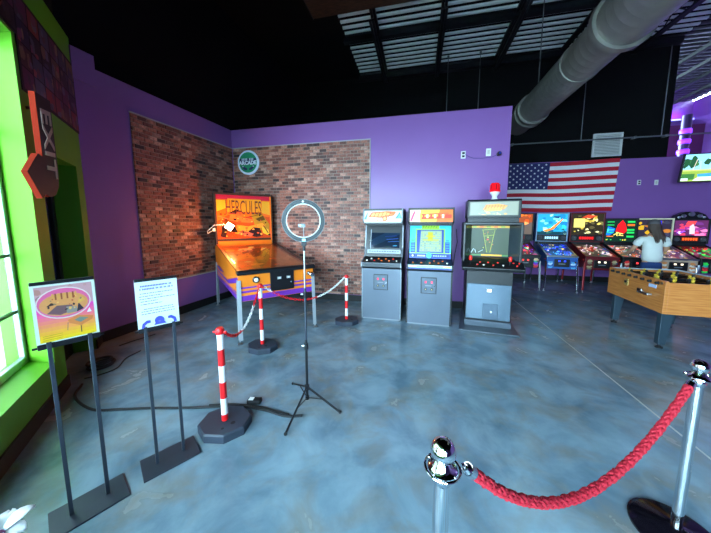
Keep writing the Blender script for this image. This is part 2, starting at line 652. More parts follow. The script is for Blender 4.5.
# local frame of the left wall: +x towards the back wall; the room is on the right-hand side = local -y
# (wall box sits at y 0..0.2, i.e. outside)
Lc = Matrix.Translation(GA) @ Matrix.Rotation(l_ang, 4, 'Z')
camL = Lc.inverted() @ Vector((0, 0, 1.5))
bpy.context.view_layer.update()
brick_field(wl, M['brick_y'], 0.58, LL - 0.02, 0.60, 2.97, 0.0, camL)
edg = mat('pale_panel_edging', (176, 170, 176), 0.5)
MB().box(0.57, LL - 0.02, -0.024, 0, 2.97, 2.985).box(0.57, LL - 0.02, -0.024, 0, 0.588, 0.60).build('panel_edging', edg, wl)
MB().box(0.0, LL, -0.015, 0, 0, 0.13).build('baseboard', M['black_base'], wl)

# upper part of the left wall, black, and a short purple pier at the corner
wu = struct(MB().box(-0.3, 6.2, 0.08, 0.25, 3.33, CZ).build('wall_upper_left', M['black']))
at_frame(wu, GA, l_ang)
wp = struct(MB().box(0.0, 0.22, -0.02, 0.08, 3.12, 3.47).build('trim_1', M['purple']))
at_frame(wp, GA, l_ang)
# the left wall behind the partition
wl2 = struct(MB().box(-3.89, -3.69, BY + 0.2, 12.2, 0, 3.33).build('wall_left_rear', M['black']))

# partition with brick panel
wb = struct(MB().box(LB.x, BX1, 0, 0.16, 0, PTOP).build('wall_back', M['purple']))
wb.location = (0, BY, 0)
bpy.context.view_layer.update()
brick_field(wb, M['brick_x'], LB.x + 0.03, -0.875, 0.13, 2.965, 0.0, Vector((0, -BY, 1.5)))
MB().box(LB.x + 0.03, -0.86, -0.024, 0, 2.965, 2.982).box(-0.875, -0.86, -0.024, 0, 0.13, 2.965).build('panel_edging', edg, wb)
MB().box(LB.x, BX1, -0.015, 0, 0, 0.12).build('baseboard', M['black_base'], wb)

# far wall: purple below, black above
wf = struct(MB().box(-3.9, 9.0, FY, FY + 0.15, 0, 3.03).build('wall_far', M['purple']))
MB().box(-3.9, 9.0, FY - 0.015, FY, 0, 0.13).build('baseboard', M['black_base'], wf)
struct(MB().box(-3.9, 5.62, FY, FY + 0.15, 3.03, CZ).build('wall_far_upper', M['black']))
# room beyond, upper right
struct(MB().box(4.5, 9.0, 12.0, 12.15, 0, CZ).build('wall_beyond', M['purple']))
struct(MB().box(9.0, 9.15, -5, 12.15, 0, CZ).build('wall_right', M['purple']))
RY0 = GE.y
mb = MB(); prev = GE.x - 0.2
for a, b in RWIN:
    mb.box(prev, a, RY0 - 0.22, RY0, 0, CZ).box(a, b, RY0 - 0.22, RY0, 0, 0.12).box(a, b, RY0 - 0.22, RY0, 3.0, CZ)
    prev = b
mb.box(prev, 9.0, RY0 - 0.22, RY0, 0, CZ)
struct(mb.build('wall_rear', M['purple']))

# ceiling: black boards over the left part and the front, metal deck over the rest
struct(MB().box(-4.4, -1.68, -5, 12.2, CZ - 0.02, CZ + 0.1).build('ceiling', M['black']))
struct(MB().box(-1.68, 9.0, -5, 3.6, CZ - 0.02, CZ + 0.1).build('ceiling_front', M['black']))
deck = struct(MB().box(-1.68, 9.0, 3.6, 12.2, CZ + 0.05, CZ + 0.1).build('ceiling_deck', M['black']))
rib = MB().prism_x([(0.0, 0.05), (0.008, 0.018), (0.058, 0.018), (0.066, 0.05)], -1.68, 5.62).mesh('deck_rib', M['deck'])
y = 3.62
while y < 8.0:
    o = bpy.data.objects.new('deck_rib', rib); COL.objects.link(o); o.parent = deck
    o.location = (0, y, CZ)
    y += 0.172
ob = MB(); y = 3.62
while y < 12.1:
    ob.prism_x([(y, CZ + 0.05), (y + 0.008, CZ + 0.018), (y + 0.058, CZ + 0.018), (y + 0.066, CZ + 0.05)], 5.62, 9.0)
    y += 0.172
ob.build('deck_ribs_beyond', mat('dimmed_deck', (74, 70, 84), 0.7), deck)['kind'] = 'stuff'  # same deck; the dim violet light here is put into a darker colour

# green angled window wall, in (s, t, z): local x = s, local y = -t
mb = MB()
TH = 0.32
zt = 3.55
D0, D1, DZ = 0.2, 1.06, 2.12
SPL = 0.13


def gbox(m_, s0, s1, t0, t1, z0, z1, m=0):
    m_.box(s0, s1, -t1, -t0, z0, z1, m)


gbox(mb, -0.02, D0, 0, TH, 0, zt)
gbox(mb, D0, D1, 0, TH, DZ, zt)
prev = D1
for a, b in WIN:
    # reveal splayed wider towards the outside
    mb.prism_z([(prev, 0), (prev, -TH), (a - SPL, -TH), (a - SPL, -0.2), (a, 0)], 0, zt)
    gbox(mb, a - SPL, b, 0, TH, 0, WZ0)
    gbox(mb, a - SPL, b, 0, TH, WZ1, zt)
    prev = b
gbox(mb, prev, 9.0, 0, TH, 0, zt)
# the frame: local +x = GU, local +y = rotate(GU, 90deg) = -GN  -> t = -y
wg = struct(at_frame(mb.build('wall_green', M['green']), GA, G_ANG))
mb = MB()
gbox(mb, 0.0, D0, -0.015, 0, 0, 0.11); gbox(mb, D1, 9.0, -0.015, 0, 0, 0.11)
mb.build('baseboard', M['black_base'], wg)
wgu = struct(at_frame(MB().box(-0.3, 9.0, -0.3, -0.1, zt, CZ).build('wall_upper_green', M['black']), GA, G_ANG))


def window(idx, a, b):
    root = bpy.data.objects.new('window_%d' % idx, None); COL.objects.link(root); struct(root)
    at_frame(root, GA, G_ANG)
    t0, t1 = 0.19, 0.225
    mb = MB()
    for z in (WZ0, WZ1 - 0.06):
        gbox(mb, a, b, t0, t1, z, z + 0.06)
    for s in (a, b - 0.05):
        gbox(mb, s, s + 0.05, t0, t1, WZ0 + 0.06, WZ1 - 0.06)
    mb.build('window_frame', M['alum'], root, bevel=0.006)
    for s in (a + (b - a) * 0.5,):
        mb = MB(); gbox(mb, s - 0.025, s + 0.025, t0 + 0.004, t1 - 0.004, WZ0 + 0.06, WZ1 - 0.06)
        mb.build('mullion', M['alum'], root)
    for z in (0.78, 1.24, 2.2):
        mb = MB(); gbox(mb, a + 0.05, b - 0.05, t0 + 0.006, t1 - 0.006, z - 0.012, z + 0.012)
        mb.build('muntin', M['dark_metal'], root)
    mid = a + (b - a) * 0.5
    for s0, s1 in ((a + 0.05, mid - 0.025), (mid + 0.025, b - 0.05)):
        mb = MB(); gbox(mb, s0, s1, 0.205, 0.211, WZ0 + 0.06, WZ1 - 0.06)
        mb.build('pane', M['win_glass'], root)
    return root


for k, (a, b) in enumerate(WIN):
    window(k + 1, a - SPL, b)

for k, (a, b) in enumerate(RWIN):
    root = struct(bpy.data.objects.new('window_%d' % (k + 1 + len(WIN)), None)); COL.objects.link(root); root.location = (0, RY0, 0)
    MB().box(a, b, -0.18, -0.1, 0.12, 0.2).box(a, b, -0.18, -0.1, 2.92, 3.0).box(a, a + 0.07, -0.18, -0.1, 0.2, 2.92).box(b - 0.07, b, -0.18, -0.1, 0.2, 2.92).build('window_frame', M['alum'], root)
    MB().box((a + b) / 2 - 0.03, (a + b) / 2 + 0.03, -0.17, -0.11, 0.2, 2.92).build('mullion', M['alum'], root)
    for x0, x1 in ((a + 0.07, (a + b) / 2 - 0.03), ((a + b) / 2 + 0.03, b - 0.07)):
        MB().box(x0, x1, -0.142, -0.136, 0.2, 2.92).build('pane', M['win_glass'], root)

# glazed door in the narrow recess
dr = struct(bpy.data.objects.new('door_1', None)); COL.objects.link(dr); at_frame(dr, GA, G_ANG)
mb = MB()
gbox(mb, D0, D0 + 0.07, 0.2, 0.27, 0, DZ); gbox(mb, D1 - 0.07, D1, 0.2, 0.27, 0, DZ)
gbox(mb, D0 + 0.07, D1 - 0.07, 0.2, 0.27, DZ - 0.08, DZ); gbox(mb, D0 + 0.07, D1 - 0.07, 0.2, 0.27, 0, 0.22)
mb.build('door_frame', M['dark_metal'], dr, bevel=0.004)
mb = MB(); gbox(mb, D0 + 0.07, D1 - 0.07, 0.232, 0.24, 0.22, DZ - 0.08)
mb.build('pane', mat('dark_tinted_door_glass', (52, 70, 98), 0.12, 0.0, var=0.1), dr)
mb = MB(); gbox(mb, D0 + 0.30, D0 + 0.36, 0.19, 0.235, 0.22, DZ - 0.08)
mb.build('door_stile', mat('blue_grey_stile', (92, 112, 150), 0.4, var=0.05), dr)
MB().tube([(D1 - 0.14, -0.2, 1.0), (D1 - 0.14, -0.14, 1.0), (D1 - 0.14, -0.14, 1.3), (D1 - 0.14, -0.2, 1.3)], 0.012, 8).build('door_handle', M['dark_metal'], dr, smooth=True)

# outside: ground and the brick building opposite
g0 = struct(at_frame(MB().box(-12, 16, -9, -0.33, -0.2, -0.05).build('ground_outside', mat('pale_pavement', (176, 178, 176), 0.9, var=0.15, scale=2)), GA, G_ANG))
wo = struct(at_frame(MB().box(-16, 3.2, -0.2, 0, -0.2, 9.0).build('wall_outside', M['outbrick']), GA + GN * 3.4, G_ANG))

# ================================================================== CEILING ITEMS
def joist(x, y0, y1, label):
    t = thing('bar_joist', label, 'joist', (x, 0, 0), 0, 'bar joists under the metal deck')
    zt_ = CZ + 0.015; zb_ = CZ - 0.28
    MB().box(-0.055, -0.006, y0, y1, zt_ - 0.05, zt_).box(0.006, 0.055, y0, y1, zt_ - 0.05, zt_).build('top_chord', M['dark_metal'], t)
    MB().box(-0.05, -0.006, y0, y1, zb_, zb_ + 0.045).box(0.006, 0.05, y0, y1, zb_, zb_ + 0.045).build('bottom_chord', M['dark_metal'], t)
    mb = MB(); yy = y0; up = True
    while yy + 0.3 < y1:
        a = zb_ + 0.02 if up else zt_ - 0.02; b = zt_ - 0.02 if up else zb_ + 0.02
        mb.cyl((0, yy, a), (0, yy + 0.3, b), 0.012, n=6)
        yy += 0.3; up = not up
    mb.build('web', M['dark_metal'], t)
    return t


joist(-0.97, 5.55, 7.9, 'black bar joist over the brick panel edge, beside the black ceiling')
joist(0.38, 5.55, 7.9, 'black bar joist crossing the bright deck above the arcade cabinets')
joist(1.80, 3.6, 7.9, 'black bar joist beside the round duct, over the partition end')
joist(3.25, 3.6, 7.9, 'black bar joist just past the round duct')
joist(4.7, 3.6, 7.9, 'black bar joist above the foosball table')


def beam(name, label, cat, x0, x1, y0, y1, z0, z1, m, flange=True):
    t = thing(name, label, cat)
    if flange:
        MB().box(x0, x1, y0, y1, z0, z0 + 0.02).build('bottom_flange', m, t)
        MB().box(x0, x1, (y0 + y1) / 2 - 0.01, (y0 + y1) / 2 + 0.01, z0 + 0.02, z1 - 0.02).build('web', m, t)
        MB().box(x0, x1, y0, y1, z1 - 0.02, z1).build('top_flange', m, t)
    else:
        MB().box(x0, x1, y0, y1, z0, z1).build('beam_body', m, t, bevel=0.01)
        MB().box(x0 - 0.012, x0, y0 - 0.01, y1 + 0.01, z0 - 0.01, z1).build('end_plate', M['dark_metal'], t)
    return t


beam('steel_beam', 'black steel beam crossing the middle of the bright deck', 'beam', -1.72, 5.6, 6.24, 6.36, CZ - 0.13, CZ + 0.01, M['dark_metal'])
beam('steel_beam', 'black steel beam along the far black wall under the deck', 'beam', -1.72, 5.6, 7.84, 7.98, CZ - 0.16, CZ + 0.01, M['dark_metal'])
beam('timber_beam', 'dark brown timber beam at the front edge of the bright deck', 'beam', -2.12, 1.0, 4.75, 5.50, CZ - 0.10, CZ + 0.04, M['brown'], False)

# round duct
DX, DZc, DR = 2.42, 4.0, 0.29
t = thing('spiral_duct', 'fat round galvanised air duct with bolted collars', 'duct', (DX, 0, DZc))


def ring_sec(y0, y1, r, n=28, seams=True):
    mb = MB(); prof = []
    yy = y0
    if not seams:
        prof = [(r, y0), (r, y1)]
    else:
        while yy < y1:
            prof += [(r, yy), (r, min(y1, yy + 0.118)), (r + 0.0007, min(y1, yy + 0.122)), (r + 0.0007, min(y1, yy + 0.13))]
            yy += 0.134
        prof.append((r, y1))
    mb.lathe(prof, (0, 0, 0), n, 0, 'y')
    return mb


ring_sec(1.0, 4.28, DR + 0.035).build('duct_section', M['galv'], t, smooth=True)
ring_sec(4.30, 7.15, DR).build('duct_section', M['galv'], t, smooth=True)
ring_sec(7.15, 7.99, DR - 0.02).build('duct_section', M['galv'], t, smooth=True)
for yc, r in ((4.30, DR + 0.075), (7.02, DR + 0.045), (7.22, DR + 0.045)):
    MB().lathe([(r - 0.06, yc - 0.05), (r, yc - 0.045), (r, yc + 0.045), (r - 0.06, yc + 0.05)], (0, 0, 0), 32, 0, 'y').build('collar', M['galv'], t, smooth=True)
MB().lathe([(DR, 5.2), (DR + 0.012, 5.205), (DR + 0.012, 5.235), (DR, 5.24)], (0, 0, 0), 32, 0, 'y').build('seam_band', M['galv'], t, smooth=True)

# hanger rods, conduit
mrod = mat('grey_hanger_wire', (120, 124, 126), 0.5, 0.5)
for x, y, zb_, lab in ((2.12, 6.0, 4.1, 'thin hanger wire holding the round duct'),
                       (3.82, 7.93, 3.50, 'thin rod hanging down the black wall toward the conduit, beside the duct'),
                       (5.42, 7.93, 3.50, 'thin rod hanging down the black wall toward the conduit, beside the television'),
                       (0.62, 7.5, 3.6, 'thin wire hanging in the dark behind the purple partition, nearer the brick side'),
                       (1.36, 7.5, 3.6, 'thin wire hanging in the dark behind the purple partition, nearer the duct')):
    t = thing('hanger_rod', lab, 'rod', (x, y, 0), 0, 'rods and wires hanging from the deck')
    MB().cyl((0, 0, zb_), (0, 0, CZ - 0.02), 0.009, n=6).build('rod', mrod, t)
    MB().cyl((0, 0, CZ - 0.06), (0, 0, CZ - 0.01), 0.025, n=8).build('anchor', mrod, t)
t = thing('conduit_pipe', 'thin grey conduit running along the black wall above the flag', 'pipe', (0, 7.90, 3.49))
MB().cyl((1.2, 0, 0), (8.9, 0, 0), 0.016, n=8).build('pipe', mrod, t, smooth=True)
for x in (2.3, 4.9, 5.5, 7.3):
    MB().box(x - 0.02, x + 0.02, -0.02, 0.10, -0.025, 0.025).build('clip', mrod, t)

# vent grille
t = thing('vent_grille', 'white louvred air vent on the far wall above the flag', 'vent', (4.10, FY, 3.10))
mw_ = mat('white_grille_enamel', (226, 228, 226), 0.5, var=0.04)
MB().box(0, 0.6, -0.05, 0, 0, 0.035).box(0, 0.6, -0.05, 0, 0.505, 0.54).box(0, 0.035, -0.05, 0, 0.035, 0.505).box(0.565, 0.6, -0.05, 0, 0.035, 0.505).build('frame', mw_, t, bevel=0.004)
MB().box(0.03, 0.57, -0.012, 0, 0.03, 0.51).build('backing', mat('grey_vent_backing', (150, 152, 152), 0.7), t)
for k in range(13):
    z = 0.045 + k * 0.0355
    MB().prism_x([(-0.045, z), (-0.04, z - 0.004), (-0.012, z + 0.02), (-0.016, z + 0.024)], 0.035, 0.565).build('louvre', mw_, t)

# ================================================================== FLAG
t = thing('flag', 'large striped flag with white stars pinned flat to the purple far wall', 'flag', (2.22, FY - 0.03, 1.78))
FWd, FHt = 2.46, 1.22


def fpt(u, v, off=0.0):
    """u along the fly, v up; hangs with a slanting right edge and soft waves"""
    x = FWd * u - 0.06 * (1 - v) * u
    z = FHt * v + 0.03 * u * v + 0.012 * math.sin(u * 7 + 1)
    y = -0.012 - 0.014 * (1 + math.sin(u * 11 + v * 2)) - off
    return (x, y, z)


mred = mat('flag_red_cloth', (186, 20, 44), 0.8, var=0.06, scale=40)
mwhi = mat('flag_white_cloth', (232, 230, 232), 0.8, var=0.04, scale=40)
mblu = mat('flag_navy_cloth', (34, 38, 96), 0.8, var=0.06, scale=40)


def cloth(u0, u1, v0, v1, n, off=0.0):
    mb = MB(); vs = []; fs = []
    for i in range(n + 1):
        u = u0 + (u1 - u0) * i / n
        vs += [fpt(u, v0, off), fpt(u, v1, off), fpt(u, v1, off - 0.003), fpt(u, v0, off - 0.003)]
    for i in range(n):
        a = 4 * i; b = a + 4
        for j in range(4):
            fs.append((a + j, b + j, b + (j + 1) % 4, a + (j + 1) % 4)[::-1])
    fs += [(0, 1, 2, 3), (4 * n + 3, 4 * n + 2, 4 * n + 1, 4 * n)]
    return mb.add(vs, fs)


for k in range(13):
    v1 = 1 - k / 13; v0 = 1 - (k + 1) / 13
    cloth(0.40 if k < 7 else 0.0, 1.0, v0, v1, 26).build('stripe', mred if k % 2 == 0 else mwhi, t, smooth=True)
cloth(0.0, 0.40, 6 / 13, 1.0, 14).build('canton', mblu, t, smooth=True)
sm = MB()
for r in range(9):
    nn = 6 if r % 2 == 0 else 5
    for c in range(nn):
        u = 0.4 * ((c + 0.5) / 6 if nn == 6 else (c + 1.0) / 6); v = 1 - (7 / 13) * (r + 0.7) / 9.4
        P = []
        for k in range(10):
            rad = 0.030 if k % 2 == 0 else 0.013
            a = PI / 2 + k * PI / 5
            P.append(fpt(u + rad * math.cos(a) / FWd, v + rad * math.sin(a) / FHt, 0.004))
        sm.add(P, [tuple(range(10))])
o = sm.build('stars', mwhi, t); o['kind'] = 'stuff'

# ================================================================== WALL DEVICES
def plate(loc, label, kind, w=0.075, h=0.12, group=None):
    t = thing('wall_plate', label, 'wall plate', loc, 0, group)
    MB().box(-w / 2, w / 2, -0.012, 0, -h / 2, h / 2).build('plate', M['white'], t, bevel=0.004)
    if kind == 'outlet':
        for z in (-0.025, 0.025):
            MB().box(-0.02, 0.02, -0.022, -0.012, z - 0.016, z + 0.016).build('plug', M['black_gloss'], t, bevel=0.003)
    else:
        MB().box(-0.018, 0.018, -0.014, -0.012, -0.033, 0.033).build('insert', mat('cream_insert', (206, 206, 190), 0.4), t)
    return t


plate((0.70, BY, 2.62), 'white outlet plate with two black plugs on the purple partition', 'outlet')
plate((1.085, BY, 2.64), 'white blank plate on the purple partition beside the black camera', 'blank')
t = thing('security_camera', 'small black dome camera near the free end of the purple partition', 'camera', (1.235, BY, 2.60))
MB().lathe([(0.03, 0.0), (0.032, -0.02), (0.02, -0.03), (0.02, -0.05)], (0, 0, 0), 16, 0, 'y').build('mount', M['black_gloss'], t, smooth=True)
MB().ball((0, -0.065, 0), 0.036, 16, 10).build('camera_body', M['black_gloss'], t, smooth=True)
MB().lathe([(0.018, -0.092), (0.018, -0.103), (0.012, -0.104)], (0, 0, 0), 14, 0, 'y').build('lens', mat('blue_lens', (40, 60, 150), 0.1), t, smooth=True)
mwire = mat('violet_grey_wire', (86, 66, 130), 0.6)
t = tag(MB().tube([(0.73, BY - 0.02, 2.62), (0.80, BY - 0.008, 2.58), (0.87, BY - 0.008, 2.555), (1.0, BY - 0.008, 2.55), (1.13, BY - 0.008, 2.56), (1.2, BY - 0.02, 2.585)], 0.005, 6).build('signal_wire', mwire, smooth=True), 'thin wire on the purple partition between outlet plate and camera', 'wire')
plate((5.14, FY, 2.46), 'white outlet plate on the far purple wall between flag and television, with black plug', 'outlet')
plate((5.48, FY, 2.45), 'white blank plate on the far purple wall beside the television', 'blank')

# television on the far wall
TVY = 7.55
t = thing('television', 'flat wall television showing trees, lawn and a person in a cap', 'television', (5.60, TVY, 2.40), R(-4))
TW, THh = 0.98, 0.56
mb = MB(); mb.xf = Matrix.Translation((0, 0, 0)) @ Matrix.Rotation(R(8), 4, 'X')
mb.box(-0.02, TW + 0.02, 0.0, 0.05, -0.02, THh + 0.02)
mb.build('housing', M['black_gloss'], t, bevel=0.006)
tilt = Matrix.Rotation(R(8), 3, 'X')
tv = Art(4)
tv.rect(0, 0, 1, 1, (150, 214, 236)); tv.rect(0, 0.0, 1, 0.42, (150, 176, 70)); tv.rect(0, 0.38, 1, 0.44, (196, 204, 110))
for k in range(14):
    tv.blob(0.02 + 0.55 * tv.r.random(), 0.62 + 0.2 * tv.r.random(), 0.07, 0.16, tv.r.choice([(34, 84, 50), (52, 108, 60), (70, 124, 66)]))
tv.line(0.17, 0.42, 0.21, 0.82, 0.014, (206, 196, 170)); tv.line(0.3, 0.42, 0.27, 0.75, 0.012, (190, 180, 160))
tv.rect(0, 0.06, 0.22, 0.28, (60, 120, 56)); tv.rect(0.0, 0.02, 0.12, 0.12, (212, 226, 220))
tv.poly([(0.2, 0.02), (0.34, 0.24), (1, 0.3), (1, 0.02)], (226, 240, 240)); tv.poly([(0.28, 0.16), (0.26, 0.26), (1, 0.36), (1, 0.16)], (66, 160, 214))
tv.ell(0.62, 0.44, 0.12, 0.2, (214, 150, 136)); tv.ell(0.62, 0.66, 0.15, 0.17, (240, 236, 230)); tv.poly([(0.46, 0.6), (0.78, 0.62), (0.78, 0.67), (0.46, 0.68)], (110, 56, 50))
tv.build('screen', t, tilt @ Vector((0, -0.001, 0)), tilt @ Vector((TW, 0, 0)), tilt @ Vector((0, 0, THh)), emit=1.0, rough=0.2)
MB().box(0.35, 0.6, 0.05, FY - TVY - 0.08, 0.2, 0.36).build('wall_bracket', M['dark_metal'], t)

# LED-lit corner of the room beyond
mled = mat('violet_led', (110, 40, 255), 0.4, emit=2.5, var=0)
mled2 = mat('cyan_violet_led', (120, 120, 255), 0.4, emit=4, var=0)
t = thing('lit_column', 'column wrapped in violet LED light behind the television', 'column', (6.32, 8.55, 0))
MB().cyl((0, 0, 0), (0, 0, 4.1), 0.09, n=14).build('post', mat('dark_violet_post', (60, 40, 90), 0.3), t, smooth=True)
for z in (3.18, 3.42, 3.66):
    MB().lathe([(0.095, z), (0.11, z + 0.02), (0.11, z + 0.09), (0.095, z + 0.11)], (0, 0, 0), 16).build('led_ring', mled, t, smooth=True)
t = thing('led_strip', 'violet LED strip running along the wall of the room beyond', 'light strip', (7.7, 11.97, 5.0))
MB().box(-2.2, 1.3, -0.04, 0.03, -0.03, 0.03).build('housing', M['dark_metal'], t)
MB().box(-2.2, 1.3, -0.06, -0.04, -0.025, 0.025).build('led_diffuser', mled2, t)
struct(MB().box(5.4, 9.0, 11.5, 12.0, 3.3, 4.7).build('trim_2', mat('plum_soffit', (96, 34, 84), 0.7)))
for k, x in enumerate((6.4, 7.6)):
    t = thing('bar_joist', ('dark joist over the violet lit room beyond, nearer the television', 'dark joist over the violet lit room beyond, nearer the outer wall')[k], 'joist', (x, 0, 0), 0, 'bar joists under the metal deck')
    MB().box(-0.05, 0.05, 8.2, 11.9, CZ - 0.1, CZ - 0.02).build('top_chord', M['dark_metal'], t)
    MB().box(-0.05, 0.05, 8.2, 11.9, CZ - 0.45, CZ - 0.38).build('bottom_chord', M['dark_metal'], t)
l = bpy.data.lights.new('violet_glow', 'AREA'); l.shape = 'RECTANGLE'; l.size = 3.0; l.size_y = 0.1; l.energy = 22; l.color = (0.35, 0.08, 1.0)
o = bpy.data.objects.new('violet_glow', l); COL.objects.link(o); o.location = (7.2, 11.85, 5.1); o.rotation_euler = (R(180 - 40), 0, 0)

# ================================================================== GREEN WALL ITEMS
def gpt(s, t_, z):
    return GA + GU * s + GN * t_ + Vector((0, 0, z))


# picture collage band
t = thing('photo_collage', 'dark collage banner of small photographs high on the green wall', 'banner', gpt(0, 0, 0), G_ANG)
MB().box(-0.02, 3.4, 0.001, 0.008, 2.92, 3.27).box(-0.02, 1.22, 0.001, 0.008, 2.52, 2.92).build('backing', mat('near_black_print', (22, 18, 24), 0.6), t)
pr = random.Random(11)
cols = [(70, 34, 40), (98, 70, 48), (44, 34, 62), (90, 40, 70), (60, 62, 80), (112, 84, 60), (40, 30, 36), (120, 44, 44), (74, 70, 96)]
for (sa, sb, za, zb_, nx, nz) in ((0.0, 1.2, 2.54, 3.25, 6, 4), (1.2, 3.38, 2.94, 3.25, 9, 2)):
    for i in range(nx):
        for j in range(nz):
            x0 = sa + (sb - sa) * i / nx; x1 = sa + (sb - sa) * (i + 1) / nx
            z0 = za + (zb_ - za) * j / nz; z1 = za + (zb_ - za) * (j + 1) / nz
            a = Art(i * 10 + j); c = pr.choice(cols)
            a.rect(0.03, 0.03, 0.97, 0.97, c)
            for _ in range(4):
                c2 = pr.choice(cols); a.blob(pr.random(), pr.random() * 0.8, pr.uniform(0.12, 0.3), pr.uniform(0.15, 0.4), tuple(min(255, v + 20) for v in c2))
            # face of the panel looks into the room (+y): ex runs against s
            a.build('photo', t, (x1 - 0.004, 0.008, z0), (-(x1 - x0 - 0.008), 0, 0), (0, 0, z1 - z0), rough=0.5)

# EXIT arrow sign
t = thing('exit_sign', 'dark red vertical arrow sign reading EXIT on the green pier', 'sign', gpt(1.16, -0.09, 0), G_ANG - R(18))
MB().cyl((0.05, -0.09, 2.4), (0.05, 0.01, 2.4), 0.012, n=8).build('bracket', M['dark_metal'], t)
MB().cyl((0.05, -0.09, 1.95), (0.05, 0.01, 1.95), 0.012, n=8).build('bracket', M['dark_metal'], t)
mred_edge = mat('orange_red_sign_edge', (112, 30, 16), 0.9, var=0.1, spec=0.05)
mface = mat('maroon_sign_face', (56, 30, 34), 0.5, var=0.15)
# outline in (q, z): q grows towards the windows (image left)
prof = [(0.0, 2.50), (0.20, 2.52), (0.20, 1.98), (0.26, 2.00), (0.42, 1.83), (0.27, 1.62), (0.22, 1.66), (0.16, 1.64), (0.08, 1.66), (0.02, 1.74), (0.0, 1.84)]
prof = [(q * 0.66, 2.12 + (z - 2.10) * 0.9) for q, z in prof]
n = len(prof)
mb = MB()
mb.add([(q, 0.005, z) for q, z in prof] + [(q, 0.045, z) for q, z in prof],
       [tuple(range(n)), *[((i + 1) % n, i, n + i, n + (i + 1) % n) for i in range(n)]], 0)
mb.build('sign_body', mred_edge, t)
cx_ = sum(q for q, z in prof) / n; cz_ = sum(z for q, z in prof) / n


def inset(q, z, k=0.93):
    return (cx_ + (q - cx_) * 0.9, cz_ + (z - cz_) * 0.975)


mb = MB(); ip = [inset(q, z) for q, z in prof]
mb.add([(q, 0.0465, z) for q, z in prof], [tuple(range(n - 1, -1, -1))])
mb.build('sign_face', mface, t)
ml = mat('faded_cream_letter', (176, 148, 132), 0.6, var=0.1)
lettering('EXIT', 0.26, ml, t, (0.066, 0.049, 2.13), (-1, 0, 0), (0, 0, 1), rot=R(-90), sx=1.02, sy=0.48, extrude=0.003, bold=0.003)

# round ARCADE sign on the brick
t = thing('round_sign', 'round green and white ARCADE sign on the brick panel', 'sign', (-3.30, BY - 0.022, 2.68))
MB().lathe([(0.225, 0.0), (0.235, -0.008), (0.235, -0.026), (0.22, -0.034)], (0, 0, 0), 40, 0, 'y').build('rim', mat('pale_blue_white_rim', (206, 222, 244), 0.4, emit=0.08), t, smooth=True)
MB().lathe([(0.196, -0.03), (0.196, -0.0385)], (0, 0, 0), 40, 0, 'y').build('sign_disc', mat('arcade_green', (18, 140, 96), 0.45, emit=0.05), t, smooth=True)
a = Art(2)
a.rect(0.02, 0.40, 0.98, 0.70, (30, 34, 90)); a.poly([(0.12, 0.36), (0.45, 0.2), (0.45, 0.12), (0.3, 0.12), (0.14, 0.26)], (34, 34, 84)); a.poly([(0.88, 0.36), (0.55, 0.2), (0.55, 0.12), (0.7, 0.12), (0.86, 0.26)], (34, 34, 84))
a.ell(0.2, 0.3, 0.03, 0.03, (230, 240, 250)); a.ell(0.8, 0.3, 0.03, 0.03, (230, 240, 250))
a.build('printed_band', t, (-0.19, -0.0385, -0.19), (0.38, 0, 0), (0, 0, 0.38))
mlw = mat('white_lettering', (226, 234, 250), 0.5, emit=0.06)
lettering('ARCADE', 0.098, mlw, t, (0, -0.047, -0.012), (1, 0, 0), (0, 0, 1), extrude=0.002, bold=0.004)
a = Art(3)
for k in range(8):
    if k != 4:
        a.rect(0.02 + k * 0.124, 0.0, 0.10 + k * 0.124, 1.0, (206, 220, 240))
a.build('small_lettering', t, (-0.135, -0.0455, 0.036), (0.27, 0, 0), (0, 0, 0.042))

# ================================================================== ARCADE CABINETS
mbtn_r = mat('red_button', (226, 40, 30), 0.3, emit=0.15)
mbtn_w = mat('white_button', (236, 232, 220), 0.3)
mbtn_o = mat('orange_button', (236, 110, 40), 0.3, emit=0.1)
mlit_r = mat('lit_red_coin_slot', (230, 60, 90), 0.3, emit=0.7)
msilver = mat('silver_strip', (128, 134, 142), 0.4, 0.4)
mscreen = mat('dark_crt_glass', (14, 20, 30), 0.08, var=0.2)


def coin_door(t, x, z, w, h, y=-0.012):
    d = MB().box(x - w / 2, x + w / 2, y, 0.0, z - h / 2, z + h / 2).build('coin_door', mat('coin_door_grey', (84, 94, 106), 0.35, 0.3), t, bevel=0.006)
    fr = MB()
    for a in ((x - w / 2 - 0.008, x + w / 2 + 0.008, z + h / 2, z + h / 2 + 0.008), (x - w / 2 - 0.008, x + w / 2 + 0.008, z - h / 2 - 0.008, z - h / 2),
              (x - w / 2 - 0.008, x - w / 2, z - h / 2, z + h / 2), (x + w / 2, x + w / 2 + 0.008, z - h / 2, z + h / 2)):
        fr.box(a[0], a[1], -0.008, 0.0, a[2], a[3])
    fr.build('door_trim', M['cab_black'], d)
    for s in (-1, 1):
        MB().box(x + s * 0.043 - 0.013, x + s * 0.043 + 0.013, y - 0.008, y, z + 0.035, z + 0.066).build('coin_slot', mlit_r, d, bevel=0.003)
        MB().lathe([(0.018, y), (0.018, y - 0.012), (0.009, y - 0.014)], (x + s * 0.043, 0, z - 0.052), 14, 0, 'y').build('coin_return', M['black_gloss'], d, smooth=True)
        MB().box(x + s * 0.043 - 0.006, x + s * 0.043 + 0.006, y - 0.018, y - 0.012, z - 0.06, z - 0.046).build('return_flap', mat('brass_flap', (206, 186, 130), 0.3, 0.6), d)
    MB().box(x - 0.05, x + 0.04, y - 0.004, y, z - 0.008, z + 0.004).build('instruction_plate', msilver, d)
    MB().lathe([(0.009, y), (0.009, y - 0.012)], (x + w * 0.40, 0, z), 12, 0, 'y').build('lock', M['chrome'], d, smooth=True)
    return d


